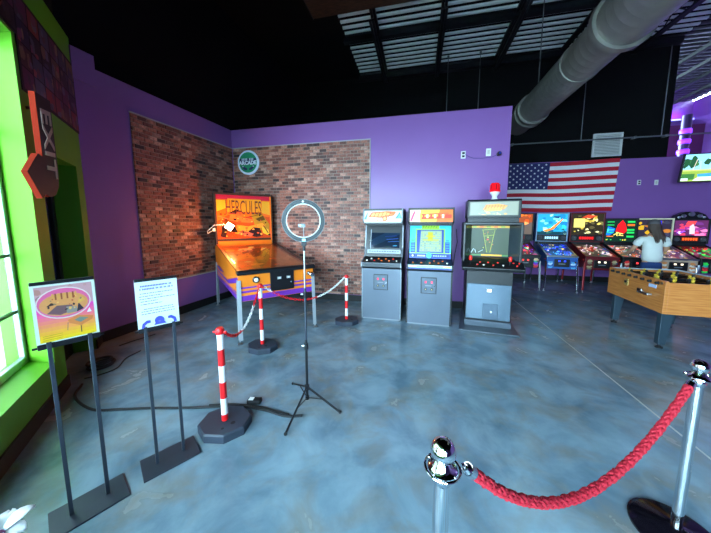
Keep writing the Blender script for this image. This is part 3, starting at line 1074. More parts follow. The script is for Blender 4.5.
def cabinet(label, x0, x1, yf, rot, H_, marquee, style):
    w = x1 - x0
    t = thing('arcade_cabinet', label, 'arcade cabinet', (x0, yf, 0), rot, 'upright arcade cabinets')
    # side silhouette (y back, z up)
    prof = [(0.0, 0.01), (0.0, 0.80), (-0.05, 0.835), (-0.05, 0.905), (0.17, 0.965), (0.235, 1.10), (0.295, 1.46), (0.12, 1.50), (0.07, 1.53), (0.10, H_), (0.72, H_), (0.76, 0.01)]
    for a in (0.0, w - 0.022):
        MB().prism_x(prof, a, a + 0.022).build('side_panel', M['cab_black'], t)
    # silver edge moulding along the front of the sides
    for a in (0.002, w - 0.02):
        mb = MB()
        for i in range(0, 9):
            (ya, za), (yb, zb_) = prof[i], prof[i + 1]
            mb.bar((a + 0.009, ya - 0.001, za), (a + 0.009, yb - 0.001, zb_), 0.017, 0.006)
        mb.build('edge_moulding', style['edge'], t)
    i0, i1 = 0.022, w - 0.022
    MB().box(i0, i1, 0.0, 0.02, 0.02, 0.80).build('front_panel', style['front'], t)
    MB().box(i0, i1, 0.006, 0.03, 0.0, 0.02).build('kick_strip', msilver, t)
    MB().box(i0, i1, 0.74, 0.755, 0.01, H_ - 0.02).build('back_panel', M['cab_black'], t)
    MB().box(i0, i1, 0.10, 0.72, H_ - 0.022, H_).build('top_panel', M['cab_black'], t)
    coin_door(t, w * 0.5 - 0.005, 0.595, 0.205, 0.225)
    # control panel
    MB().prism_x([(0.0, 0.80), (-0.05, 0.835), (-0.05, 0.902), (0.17, 0.962), (0.17, 0.80)], i0, i1).build('control_panel', style['panel'], t)
    cy = lambda f: (-0.045 + 0.21 * f, 0.904 + 0.057 * f)
    cr = random.Random(style['seed'])
    for k in range(9):
        f = 0.3 + 0.35 * (k % 2); y, z = cy(f)
        x = i0 + 0.06 + (w - 0.16) * k / 8
        MB().lathe([(0.014, z - 0.004), (0.014, z + 0.008), (0.010, z + 0.012)], (x, y, 0), 10).build('button', cr.choice(style['buttons']), t, smooth=True)
    for k, f in ((0.22, 0.5), (0.74, 0.5)):
        if style.get('stick'):
            y, z = cy(f); x = w * k
            st = MB().cyl((x, y, z), (x, y - 0.01, z + 0.06), 0.005, n=8).build('joystick', M['steel'], t, smooth=True)
            MB().ball((x, y - 0.011, z + 0.07), 0.016, 12, 8).build('ball_knob', style['stick'], st, smooth=True)
    if style.get('strip'):
        style['strip'](w).build('control_panel_strip', t, (i0, -0.0505, 0.838), (i1 - i0, 0, 0), (0, 0, 0.06))
    # bezel and screen
    b0 = Vector((i0, 0.172, 0.968)); ey = Vector((0, 0.115, 0.49)); ex = Vector((i1 - i0, 0, 0))
    nn = ex.cross(ey).normalized()
    mb = MB(); P = [b0, b0 + ex, b0 + ex + ey, b0 + ey]
    mb.add(P + [p - nn * 0.02 for p in P], [(0, 1, 2, 3), (7, 6, 5, 4), (0, 4, 5, 1), (1, 5, 6, 2), (2, 6, 7, 3), (3, 7, 4, 0)])
    mb.build('bezel', M['black_gloss'], t)
    style['bezel'](t, b0, ex, ey)
    MB().box(i0, i1, 0.27, 0.30, 1.455, 1.475).box(i0, i1, 0.10, 0.29, 1.478, 1.49).build('speaker_shelf', M['cab_black'], t)
    # marquee (backlit)
    m0 = Vector((i0, 0.072, 1.512)); mex = Vector((i1 - i0, 0, 0)); mey = Vector((0, 0.027, H_ - 1.512 - 0.03))
    mb = MB(); P = [m0, m0 + mex, m0 + mex + mey, m0 + mey]; nn = Vector((0, -1, 0))
    mb.add([p + Vector((0, 0.002, 0)) for p in P] + [p + Vector((0, 0.03, 0)) for p in P], [(0, 1, 2, 3), (7, 6, 5, 4), (0, 4, 5, 1), (1, 5, 6, 2), (2, 6, 7, 3), (3, 7, 4, 0)])
    mb.build('marquee_box', M['cab_black'], t)
    marquee(t, m0, mex, mey)
    MB().bar(m0 + Vector((0, -0.004, -0.008)), m0 + mex + Vector((0, -0.004, -0.008)), 0.014, 0.016).build('marquee_retainer', style['edge'], t)
    MB().bar(m0 + mey + Vector((0, -0.004, 0.012)), m0 + mex + mey + Vector((0, -0.004, 0.012)), 0.014, 0.02).build('marquee_retainer', M['cab_black'], t)
    return t


def marquee1(t, O, ex, ey):
    a = Art(21)
    a.rect(0, 0, 1, 1, (206, 196, 190))
    for k in range(7):
        a.poly([(0, 0.1 + k * 0.13), (0, 0.16 + k * 0.13), (1, 0.22 + k * 0.13), (1, 0.15 + k * 0.13)], (196, 208, 216))
    a.poly([(0.1, 0.42), (0.2, 0.85), (0.62, 0.95), (0.86, 0.9), (0.8, 0.55), (0.5, 0.35)], (236, 110, 40)); a.poly([(0.16, 0.5), (0.24, 0.76), (0.6, 0.84), (0.74, 0.66), (0.45, 0.48)], (250, 176, 90))
    for k in range(6):
        a.line(0.16 + k * 0.1, 0.42, 0.22 + k * 0.1, 0.86, 0.02, (220, 70, 30))
    a.ell(0.56, 0.3, 0.07, 0.25, (240, 90, 30)); a.ell(0.56, 0.3, 0.04, 0.15, (250, 190, 110))
    a.poly([(0.84, 0.3), (0.95, 0.85), (1, 0.3)], (50, 120, 200)); a.poly([(0.88, 0.3), (0.95, 0.7), (0.98, 0.3)], (110, 190, 240))
    a.poly([(0, 0.25), (0.1, 0.9), (0.06, 0.2)], (70, 130, 200)); a.poly([(0.2, 0.0), (0.5, 0.3), (0.36, 0.05)], (230, 150, 70))
    a.build('marquee', t, O, ex, ey, emit=0.30)


def marquee2(t, O, ex, ey):
    a = Art(22)
    a.rect(0, 0, 1, 1, (240, 214, 186)); a.poly([(0.25, 0), (0.25, 1), (1, 1), (1, 0)], (250, 196, 66)); a.poly([(0.62, 0), (0.7, 1), (1, 1), (1, 0)], (240, 110, 40))
    a.poly([(0.0, 0.1), (0.1, 0.95), (0.13, 0.8), (0.05, 0.05)], (196, 70, 110))
    a.line(0.28, 0.62, 0.9, 0.7, 0.03, (236, 90, 40), 4); a.line(0.28, 0.3, 0.95, 0.4, 0.05, (226, 70, 30), 4)
    for k in range(7):
        a.rect(0.3 + k * 0.09, 0.32, 0.35 + k * 0.09, 0.62, (252, 232, 170) if k % 2 else (214, 60, 30))
    a.rect(0.24, 0.1, 0.28, 0.7, (246, 170, 40)); a.rect(0.82, 0.3, 0.97, 0.6, (226, 60, 40))
    a.build('marquee', t, O, ex, ey, emit=0.42)


def bezel1(t, b0, ex, ey):
    nn = ex.cross(ey).normalized()
    a = Art(5)
    a.rect(0, 0, 1, 1, (20, 32, 48)); a.poly([(0, 0), (0, 0.5), (0.5, 1), (1, 1), (1, 0.9)], (26, 44, 66))
    a.line(0.55, 0.55, 0.95, 0.62, 0.03, (60, 90, 170)); a.line(0.6, 0.4, 0.98, 0.44, 0.02, (70, 110, 180)); a.blob(0.85, 0.15, 0.1, 0.05, (60, 130, 170)); a.line(0.5, 0.75, 0.9, 0.8, 0.02, (44, 56, 130))
    a.build('screen', t, b0 + ex * 0.14 + ey * 0.28 + nn * 0.003, ex * 0.80, ey * 0.48, emit=0.25, rough=0.08)
    MB().box(0, 1, 0, 1, 0, 1)
    mb = MB(); mb.bar(b0 + ex * 0.06 + ey * 0.16 + nn * 0.012, b0 + ex * 0.98 + ey * 0.16 + nn * 0.012, 0.06, 0.02, up=tuple(nn))
    mb.build('instruction_bar', msilver, t)
    a = Art(6)
    for k in range(12):
        a.rect(0.03 + k * 0.08, 0.3, 0.09 + k * 0.08, 0.62 if k % 3 else 0.72, (60, 66, 76))
    a.build('instruction_print', t, b0 + ex * 0.08 + ey * 0.115 + nn * 0.023, ex * 0.88, ey * 0.09)
    mb = MB(); mb.bar(b0 + ex * 0.14 + ey * 0.24 + nn * 0.008, b0 + ex * 0.14 + ey * 0.86 + nn * 0.008, 0.012, 0.012); mb.build('bezel_edge', msilver, t)
    MB().ball(b0 + ex * 0.14 + ey * 0.5 + nn * 0.012, 0.016, 10, 8).build('bezel_knob', M['steel'], t, smooth=True)


def bezel2(t, b0, ex, ey):
    nn = ex.cross(ey).normalized()
    a = Art(8)
    a.rect(0.0, 0.0, 1, 1, (40, 190, 224)); a.rect(0, 0, 1, 0.16, (30, 70, 170))
    a.rect(0.0, 0.15, 1, 0.17, (170, 226, 60)); a.rect(0.03, 0.17, 0.14, 0.62, (24, 66, 170)); a.rect(0.86, 0.17, 0.97, 0.62, (24, 66, 170))
    a.poly([(0.0, 0.5), (0.04, 0.9), (0.12, 0.96), (0.14, 0.5)], (70, 200, 150)); a.poly([(1.0, 0.5), (0.96, 0.9), (0.88, 0.96), (0.86, 0.5)], (70, 190, 210))
    for k in range(5):
        a.rect(0.04, 0.22 + k * 0.075, 0.12, 0.26 + k * 0.075, (50, 150, 120)); a.rect(0.88, 0.22 + k * 0.075, 0.96, 0.26 + k * 0.075, (50, 130, 190))
    a.rect(0.14, 0.15, 0.86, 0.90, (150, 214, 60)); a.rect(0.17, 0.17, 0.83, 0.87, (22, 60, 150))
    a.rect(0.29, 0.90, 0.72, 1.0, (150, 206, 40))
    for k in range(6):
        a.line(0.31 + k * 0.065, 0.91, 0.34 + k * 0.065, 0.99, 0.014, (60, 120, 30))
    a.rect(0.02, 0.03, 0.14, 0.13, (30, 50, 120)); a.rect(0.18, 0.03, 0.40, 0.13, (40, 60, 140)); a.rect(0.56, 0.03, 0.96, 0.13, (30, 50, 130))
    for k in range(6):
        a.rect(0.2 + k * 0.033, 0.06, 0.222 + k * 0.033, 0.1, (214, 226, 236)); a.rect(0.58 + k * 0.055, 0.06, 0.62 + k * 0.055, 0.1, (150, 180, 226))
    a.ell(0.08, 0.08, 0.02, 0.03, (220, 230, 240)); a.ell(0.48, 0.09, 0.06, 0.09, (60, 226, 236))
    a.build('bezel_art', t, b0, ex, ey, emit=0.12)
    s = Art(9)
    s.rect(0, 0, 1, 1, (150, 168, 150)); s.poly([(0, 0), (0.06, 1), (0, 1)], (60, 90, 150))
    for r in range(9):
        for c in range(11):
            s.rect(0.06 + c * 0.082, 0.06 + r * 0.1, 0.12 + c * 0.082, 0.1 + r * 0.1, s.r.choice([(176, 190, 150), (130, 150, 140), (196, 206, 120)]))
    s.rect(0.38, 0.5, 0.6, 0.92, (196, 214, 60)); s.rect(0.15, 0.52, 0.85, 0.58, (196, 206, 90)); s.rect(0.3, 0.7, 0.7, 0.76, (206, 220, 70))
    s.build('screen', t, b0 + ex * 0.24 + ey * 0.2 + nn * 0.008, ex * 0.54, ey * 0.64, emit=0.25, rough=0.15)


def strip2(w):
    a = Art(12)
    a.rect(0, 0, 1, 1, (40, 60, 130)); a.rect(0, 0.45, 1, 1, (206, 220, 230)); a.rect(0.02, 0.55, 0.16, 0.9, (230, 210, 90)); a.rect(0.84, 0.55, 0.98, 0.9, (230, 190, 80)); a.rect(0.2, 0.6, 0.8, 0.75, (90, 120, 190)); a.rect(0.0, 0.30, 1, 0.42, (120, 150, 200))
    return a


def strip1(w):
    a = Art(13); a.rect(0, 0, 1, 1, (46, 52, 60)); a.rect(0, 0.86, 1, 1, (96, 104, 114)); return a


cabinet('upright arcade cabinet with a dark screen and orange and blue marquee beside the brick panel', -0.84, -0.225, 4.06, R(-1), 1.715, marquee1,
        dict(edge=msilver, front=M['grey_side'], panel=M['black_gloss'], buttons=[mbtn_o, mbtn_w, mbtn_r, mbtn_o], seed=3, bezel=bezel1, strip=strip1))
cabinet('upright arcade cabinet with bright cyan and yellow bezel around its screen', -0.145, 0.495, 3.99, R(-1.5), 1.715, marquee2,
        dict(edge=M['cab_black'], front=M['grey_side'], panel=M['black_gloss'], buttons=[mbtn_w, M['black_gloss'], mbtn_o], seed=5, bezel=bezel2, strip=strip2))

# third cabinet: big hood, flared base
t = thing('arcade_cabinet', 'large black arcade cabinet with hooded monitor and flared base plate', 'arcade cabinet', (0.66, 4.06, 0), R(-6), 'upright arcade cabinets')
w = 0.66
mdoor = mat('blue_grey_panel', (98, 116, 132), 0.22, 0.3, var=0.06, scale=4)
MB().prism_z([(-0.05, -0.20), (0.70, -0.20), (0.66, 0.72), (0.0, 0.72)], 0.0, 0.025).build('base_plate', mat('slate_base', (74, 84, 94), 0.35, 0.2), t, bevel=0.006)
MB().box(0.03, w - 0.03, 0.0, 0.62, 0.025, 0.11).build('plinth', mat('slate_plinth', (80, 90, 102), 0.35, 0.2), t, bevel=0.005)
MB().box(0.035, w - 0.035, 0.03, 0.66, 0.11, 0.86).build('lower_body', M['cab_black'], t, bevel=0.006)
d = MB().box(0.045, w - 0.045, 0.012, 0.03, 0.13, 0.64).build('front_door', mdoor, t, bevel=0.006)
MB().box(0.26, 0.46, 0.004, 0.012, 0.135, 0.36).build('cash_box_door', mat('blue_grey_inset', (84, 100, 116), 0.3, 0.3), d, bevel=0.004)
MB().lathe([(0.012, 0.004), (0.012, -0.008)], (0.37, 0, 0.25), 12, 0, 'y').build('lock', M['chrome'], d, smooth=True)
MB().box(0.31, 0.365, 0.002, 0.012, 0.535, 0.57).build('lit_coin_slot', mat('lit_slot', (250, 240, 190), 0.4, emit=1.2), d)
# control deck, wider than the body
MB().prism_x([(-0.12, 0.845), (-0.13, 0.89), (0.0, 0.955), (0.12, 0.99), (0.14, 0.86)], -0.035, w + 0.07).build('control_deck', M['black_gloss'], t, bevel=0.008)
for k, fx in enumerate((0.07, 0.56)):
    st = MB().cyl((fx, -0.05, 0.935), (fx, -0.055, 1.0), 0.008, n=8).build('joystick', M['black_gloss'], t, smooth=True)
    MB().lathe([(0.018, 0.985), (0.022, 1.0), (0.02, 1.04), (0.012, 1.05)], (fx, -0.055, 0), 12).build('grip', mbtn_r, st, smooth=True)
for k in range(10):
    x = (0.16, 0.2, 0.24, 0.30, 0.36, 0.42, 0.48, 0.61, 0.645, 0.68)[k]
    f = 0.35 + 0.3 * (k % 2); y = -0.13 + 0.2 * f; z = 0.892 + 0.09 * f
    MB().lathe([(0.013, z - 0.004), (0.013, z + 0.008), (0.009, z + 0.012)], (x, y, 0), 10).build('button', mbtn_r if k % 4 != 2 else mbtn_w, t, smooth=True)
# monitor hood
MB().box(-0.035, 0.0, 0.0, 0.62, 0.96, 1.50).build('hood_side', M['black_gloss'], t, bevel=0.008)
MB().box(w + 0.015, w + 0.05, 0.0, 0.62, 0.96, 1.50).build('hood_side', M['black_gloss'], t, bevel=0.008)
MB().box(-0.035, w + 0.05, 0.0, 0.62, 1.47, 1.505).build('hood_top', M['black_gloss'], t, bevel=0.008)
MB().prism_x([(0.02, 0.955), (0.14, 0.99), (0.26, 1.0), (0.26, 0.93), (0.02, 0.93)], 0.0, w + 0.015).build('hood_sill', M['cab_black'], t)
MB().box(0.0, w + 0.015, 0.26, 0.28, 0.99, 1.47).build('monitor_mask', M['cab_black'], t)
mlin = mat('smoked_lining', (64, 74, 84), 0.12, 0.2)
MB().prism_z([(0.0, 0.01), (0.09, 0.255), (0.0, 0.255)], 0.98, 1.465).build('hood_lining', mlin, t)
MB().prism_z([(w + 0.015, 0.01), (w + 0.015, 0.255), (w - 0.075, 0.255)], 0.98, 1.465).build('hood_lining', mlin, t)
s = Art(31)
s.rect(0, 0, 1, 1, (44, 58, 34)); s.poly([(0.3, 1), (0.62, 1), (0.56, 0.1), (0.42, 0.1)], (62, 74, 30))
s.rect(0, 0.93, 1, 1, (204, 160, 50)); s.rect(0, 0.0, 1, 0.05, (70, 120, 60)); s.rect(0.3, 0.0, 0.82, 0.055, (222, 160, 40))
for k in range(5):
    s.rect(0.05 + k * 0.18, 0.945, 0.15 + k * 0.18, 0.985, s.r.choice([(110, 160, 60), (214, 90, 40), (240, 220, 110)]))
for q in ((0.32, 0.86, 0.44, 0.12), (0.62, 0.86, 0.52, 0.12), (0.3, 0.86, 0.66, 0.9), (0.36, 0.66, 0.6, 0.7)):
    s.line(*q, 0.012, (150, 160, 40))
s.spots(16, 0.3, 0.2, 0.65, 0.85, 0.01, 0.022, [(190, 190, 60), (120, 150, 50), (210, 110, 50)])
s.line(0.04, 0.1, 0.1, 0.24, 0.02, (170, 190, 190)); s.line(0.16, 0.1, 0.13, 0.22, 0.02, (150, 170, 170)); s.line(0.22, 0.12, 0.34, 0.2, 0.02, (150, 170, 160)); s.ell(0.45, 0.55, 0.03, 0.03, (190, 70, 40))
s.build('screen', t, (0.075, 0.259, 1.015), (w - 0.135, 0, 0), (0, 0, 0.44), emit=0.45, rough=0.4)
# marquee box
MB().box(0.02, w - 0.005, 0.05, 0.58, 1.505, 1.565).build('neck', M['cab_black'], t)
MB().prism_x([(0.03, 1.565), (0.03, 1.80), (0.05, 1.82), (0.56, 1.82), (0.58, 1.565)], 0.005, w + 0.01).build('marquee_box', M['cab_black'], t, bevel=0.006)
a = Art(33)
a.rect(0, 0, 1, 1, (120, 122, 104)); a.rect(0.02, 0.04, 0.98, 0.96, (136, 138, 120))
a.poly([(0.28, 0.42), (0.34, 0.78), (0.6, 0.84), (0.78, 0.7), (0.72, 0.45)], (232, 140, 40)); a.poly([(0.3, 0.3), (0.4, 0.56), (0.66, 0.58), (0.66, 0.34)], (240, 190, 70))
for k in range(7):
    a.line(0.32 + k * 0.06, 0.4, 0.36 + k * 0.06, 0.76, 0.014, (214, 90, 30))
a.spots(18, 0.2, 0.04, 0.8, 0.22, 0.02, 0.04, [(226, 200, 110), (210, 150, 70), (190, 180, 130)])
a.build('marquee', t, (0.035, 0.0295, 1.60), (w - 0.06, 0, 0), (0, 0, 0.185), emit=0.4)

# beacon standing on it
bc = Matrix.Translation((0.66, 4.06, 0)) @ Matrix.Rotation(R(-6), 4, 'Z') @ Vector((0.375, 0.30, 1.82))
t = thing('beacon_lamp', 'red rotating beacon on a white base atop the large black cabinet', 'beacon', bc)
MB().lathe([(0.05, 0.0), (0.05, 0.015), (0.036, 0.03), (0.034, 0.06), (0.06, 0.10), (0.06, 0.12)], (0, 0, 0), 20).build('base', M['white'], t, smooth=True)
MB().lathe([(0.072, 0.12), (0.075, 0.135), (0.068, 0.145), (0.066, 0.22), (0.05, 0.245), (0.015, 0.252)], (0, 0, 0), 20).build('dome', mat('red_dome', (214, 20, 30), 0.15, emit=0.5), t, smooth=True)
for k in range(6):
    a = k * PI / 3
    MB().box(-0.004, 0.004, 0.066, 0.071, 0.15, 0.22).build('dome_rib', mat('red_dome_dark', (140, 10, 20), 0.2), t).rotation_euler = (0, 0, a)

# cord hanging between the second and third cabinets
tag(MB().tube([(0.585, 4.5, 1.4), (0.60, 4.45, 1.2), (0.565, 4.4, 1.02), (0.54, 4.45, 0.7), (0.57, 4.6, 0.3), (0.60, 4.75, 0.02)], 0.006, 6).build('hanging_cable', M['rubber'], smooth=True), 'black power cord hanging between the cyan cabinet and the large black cabinet', 'cord')

# ================================================================== GIANT ORANGE PINBALL
HL = 1.97
HW = 0.994
t = thing('giant_pinball', 'giant orange and purple pinball machine standing in the brick corner', 'pinball machine', (-2.111, 2.811, 0), R(47.13))
zf0, zr0 = 0.885, 1.10
MB().prism_x([(0.0, 0.53), (0.0, zf0), (1.763, zr0), (HL, zr0), (HL, 0.53)], 0.0, HW).build('cabinet_body', M['orange'], t, bevel=0.006)
# painted stripes: front
a = Art(41)
for z0, z1 in ((0.0, 0.20), (0.30, 0.38), (0.46, 0.52)):
    a.rect(0, z0, 1, z1, (112, 48, 160))
a.build('front_stripes', t, (0.004, -0.0005, 0.535), (HW - 0.008, 0, 0), (0, 0, 0.34))
# stripes on the left side
a = Art(42)
for p in ([(0, 0.0), (1, 0.0), (1, 0.16), (0, 0.2)], [(0.0, 0.3), (0.55, 0.22), (1, 0.3), (1, 0.26), (0.55, 0.2), (0, 0.24)], [(0.0, 0.7), (0.35, 0.3), (1, 0.38), (1, 0.45), (0.4, 0.42), (0.0, 0.9)], [(0.55, 0.6), (0.75, 0.5), (1, 0.62), (0.8, 0.72)]):
    a.poly([(1 - x, y) for x, y in p][::-1], (104, 44, 160))
a.build('side_stripes', t, (-0.0005, 1.95, 0.535), (0, -1.94, 0), (0, 0, 0.34))
# lockbar, rails, glass
MB().prism_x([(-0.035, zf0 - 0.02), (-0.04, zf0 + 0.022), (-0.01, zf0 + 0.036), (0.06, zf0 + 0.036), (0.06, zf0 - 0.0)], -0.012, HW + 0.012).build('lockbar', M['black_gloss'], t, bevel=0.005)
for x in (0.0, HW - 0.035):
    MB().prism_x([(0.06, zf0 + 0.008), (0.06, zf0 + 0.034), (1.763, zr0 + 0.03), (1.763, zr0)], x, x + 0.035).build('side_rail', M['black_gloss'] if x > 0 else mat('dark_orange_rail', (150, 70, 24), 0.4), t)
sl = (zr0 - zf0) / 1.763
pf = Art(43)
pf.rect(0, 0, 1, 1, (128, 58, 26)); pf.poly([(0.05, 0), (0.3, 0), (0.4, 0.6), (0.05, 0.9)], (190, 92, 34)); pf.poly([(0.6, 0.1), (0.95, 0.0), (0.95, 1), (0.7, 0.9)], (176, 96, 40))
for k in range(14):
    pf.blob(pf.r.uniform(0.1, 0.9), pf.r.uniform(0.05, 0.95), pf.r.uniform(0.04, 0.13), pf.r.uniform(0.02, 0.08), pf.r.choice([(224, 150, 60), (90, 50, 34), (230, 120, 40), (200, 180, 120), (60, 42, 40), (214, 88, 30)]))
for x, y in ((0.3, 0.72), (0.5, 0.8), (0.7, 0.72)):
    pf.ell(x, y, 0.07, 0.035, (230, 190, 110)); pf.ell(x, y, 0.045, 0.022, (190, 60, 30))
pf.build('playfield', t, (0.036, 0.062, zf0 + 0.062 * sl + 0.002), (HW - 0.072, 0, 0), (0, 1.69, 1.69 * sl), emit=0.05, rough=0.3)
for x, y in ((0.3, 0.72), (0.5, 0.8), (0.7, 0.72)):
    yy = 0.062 + 1.7 * y
    MB().lathe([(0.035, 0.0), (0.03, 0.012), (0.05, 0.018), (0.046, 0.024)], (0.036 + 0.92 * x, yy, zf0 + 0.003 + yy * sl), 16).build('bumper', mat('bumper_cap', (230, 180, 90), 0.3), t, smooth=True)
MB().add([(0.03, 0.06, zf0 + 0.033), (HW - 0.03, 0.06, zf0 + 0.033), (HW - 0.03, 1.76, zr0 + 0.028), (0.03, 1.76, zr0 + 0.028)], [(0, 1, 2, 3)]).build('playfield_glass', M['glass'], t)
# coin door etc.
cdm = mat('black_coin_door', (18, 18, 20), 0.35)
d = MB().box(0.385, 0.705, -0.014, 0.0, 0.615, 0.865).build('coin_door', cdm, t, bevel=0.008)
for x in (0.475, 0.60):
    MB().box(x, x + 0.055, -0.024, -0.014, 0.765, 0.80).build('coin_entry', M['steel'], d, bevel=0.004)
    MB().box(x + 0.012, x + 0.042, -0.03, -0.024, 0.772, 0.793).build('coin_plate', M['white'], d)
MB().lathe([(0.012, -0.014), (0.012, -0.024)], (0.66, 0, 0.715), 12, 0, 'y').build('lock', M['chrome'], d, smooth=True)
MB().lathe([(0.042, 0.0), (0.042, -0.012), (0.03, -0.02)], (0.21, 0, 0.79), 18, 0, 'y').build('start_button_ring', M['black_gloss'], t, smooth=True)
MB().lathe([(0.026, -0.012), (0.026, -0.03), (0.018, -0.036)], (0.21, 0, 0.79), 16, 0, 'y').build('start_button', M['white'], t, smooth=True)
MB().lathe([(0.03, 0.0), (0.026, -0.01), (0.011, -0.014), (0.011, -0.09), (0.03, -0.10), (0.034, -0.125), (0.02, -0.135)], (0.925, 0, 0.80), 16, 0, 'y').build('plunger', M['chrome'], t, smooth=True)
for x, y in ((0.0, 0.0), (HW, 0.0), (0.0, HL - 0.06), (HW, HL - 0.06)):
    s = -1 if x == 0 else 1; q = -1 if y == 0 else 1
    lg = MB()
    lg.add([(x - s * 0.03, y - q * 0.0 + q * 0.012, 0.80), (x + s * 0.012, y + q * 0.012, 0.80), (x + s * 0.012, y - q * 0.06, 0.80), (x + s * 0.002, y - q * 0.06, 0.80), (x + s * 0.002, y + q * 0.002, 0.80), (x - s * 0.03, y + q * 0.002, 0.80)]
           + [(x + s * 0.0 - s * 0.02, y + q * 0.03, 0.05), (x + s * 0.025, y + q * 0.03, 0.05), (x + s * 0.025, y - q * 0.02, 0.05), (x + s * 0.012, y - q * 0.02, 0.05), (x + s * 0.012, y + q * 0.018, 0.05), (x - s * 0.02, y + q * 0.018, 0.05)],
           [(0, 1, 7, 6), (1, 2, 8, 7), (2, 3, 9, 8), (3, 4, 10, 9), (4, 5, 11, 10), (5, 0, 6, 11), (6, 7, 8, 9, 10, 11), (5, 4, 3, 2, 1, 0)])
    lo = lg.build('leg', mat('worn_steel_leg', (172, 178, 184), 0.35, 0.25, var=0.1), t)
    MB().lathe([(0.028, 0.0), (0.03, 0.012), (0.010, 0.02), (0.010, 0.06)], (x + s * 0.012, y + q * 0.012, 0), 12).build('leveller_foot', M['steel'], lo, smooth=True)
# backbox
by0, by1, bz0, bz1 = 1.763, HL, 1.10, 2.02
mdk = mat('dark_walnut_frame', (70, 44, 30), 0.45, var=0.2)
for x0, x1 in ((0.0, 0.03), (HW - 0.03, HW)):
    MB().box(x0, x1, by0, by1, bz0, bz1).build('backbox_side', mdk, t, bevel=0.004)
MB().box(0.03, HW - 0.03, by0, by1, bz1 - 0.03, bz1).build('backbox_top', mdk, t)
MB().box(0.03, HW - 0.03, by1 - 0.02, by1, bz0, bz1 - 0.03).build('backbox_back', mdk, t)
MB().box(0.03, HW - 0.03, by0 + 0.01, by1 - 0.02, bz0, bz0 + 0.075).build('score_panel', M['orange'], t)
MB().box(HW - 0.042, HW - 0.03, by0 - 0.004, by0 + 0.03, bz0 + 0.075, bz1 - 0.03).build('glass_edge', mat('orange_edge_strip', (240, 120, 30), 0.4, emit=0.15), t)
MB().box(0.03, HW - 0.042, by0 + 0.01, by0 + 0.05, bz0 + 0.075, bz0 + 0.115).build('glass_channel', mdk, t)
bg = Art(44)
bg.rect(0, 0, 1, 1, (220, 104, 20)); bg.rect(0, 0.9, 1, 1, (186, 40, 60)); bg.poly([(0, 0.62), (0.16, 0.7), (0.16, 0.88), (0, 0.88)], (240, 180, 40))
bg.poly([(0.84, 0.88), (0.84, 0.6), (1, 0.55), (1, 0.88)], (216, 160, 40)); bg.poly([(0.18, 0.62), (0.2, 0.92), (0.82, 0.92), (0.84, 0.62)], (226, 150, 34))
# a generic reclining figure, beast and rubble as flat shapes
bg.poly([(0, 0), (0, 0.4), (0.2, 0.55), (0.5, 0.5), (0.7, 0.55), (1, 0.5), (1, 0)], (200, 74, 20))
bg.poly([(0.62, 0.56), (0.82, 0.6), (0.98, 0.34), (0.98, 0.1), (0.7, 0.25)], (176, 130, 30))
for p, c in (([(0.2, 0.58), (0.34, 0.68), (0.44, 0.64), (0.42, 0.58), (0.3, 0.57)], (60, 28, 20)),
             ([(0.34, 0.5), (0.36, 0.62), (0.44, 0.62), (0.44, 0.5)], (236, 96, 40)),
             ([(0.2, 0.42), (0.24, 0.56), (0.4, 0.52), (0.66, 0.44), (0.64, 0.36), (0.4, 0.38)], (244, 112, 40)),
             ([(0.3, 0.12), (0.34, 0.32), (0.56, 0.28), (0.84, 0.36), (0.9, 0.28), (0.6, 0.2), (0.5, 0.06)], (246, 150, 40)),
             ([(0.05, 0.05), (0.08, 0.28), (0.18, 0.3), (0.14, 0.02)], (60, 30, 22)),
             ([(0.5, 0.1), (0.66, 0.26), (0.78, 0.24), (0.84, 0.04), (0.7, 0.02)], (52, 32, 24)),
             ([(0.24, 0.16), (0.3, 0.3), (0.36, 0.14)], (40, 26, 22)),
             ([(0.7, 0.46), (0.86, 0.54), (0.9, 0.44), (0.78, 0.4)], (90, 70, 26)),
             ([(0.84, 0.12), (0.82, 0.28), (0.96, 0.2), (0.98, 0.04)], (230, 180, 50)),
             ([(0.36, 0.1), (0.44, 0.2), (0.66, 0.1), (0.6, 0.03)], (222, 100, 70))):
    bg.poly(p, c)
bg.line(0.45, 0.47, 0.85, 0.58, 0.012, (70, 40, 22)); bg.line(0.2, 0.22, 0.55, 0.12, 0.016, (60, 30, 22)); bg.line(0.02, 0.52, 0.2, 0.45, 0.02, (240, 120, 60)); bg.line(0.86, 0.3, 0.95, 0.12, 0.02, (80, 50, 24))
bg.spots(16, 0.05, 0.05, 0.95, 0.5, 0.012, 0.03, [(60, 34, 24), (246, 170, 60), (232, 90, 40), (90, 50, 30)])
bg.spots(46, 0.03, 0.04, 0.97, 0.6, 0.008, 0.03, [(50, 28, 22), (250, 180, 70), (226, 84, 36), (90, 46, 26), (246, 140, 50), (176, 60, 20), (40, 26, 24)], 0.6)
bg.build('backglass', t, (0.034, by0 + 0.018, bz0 + 0.118), (HW - 0.08, 0, 0), (0, 0, bz1 - 0.034 - bz0 - 0.118), emit=0.25, rough=0.25, step=0.00012)
lettering('HERCULES', 0.2, mat('maroon_title', (110, 40, 20), 0.5), t, (0.48, by0 + 0.006, 1.76), (1, 0, 0), (0, 0, 1), sx=0.66, sy=1.75)
MB().add([(0.034, by0 + 0.004, bz0 + 0.118), (HW - 0.046, by0 + 0.004, bz0 + 0.118), (HW - 0.046, by0 + 0.004, bz1 - 0.034), (0.034, by0 + 0.004, bz1 - 0.034)], [(0, 1, 2, 3)]).build('backglass_pane', M['glass'], t)

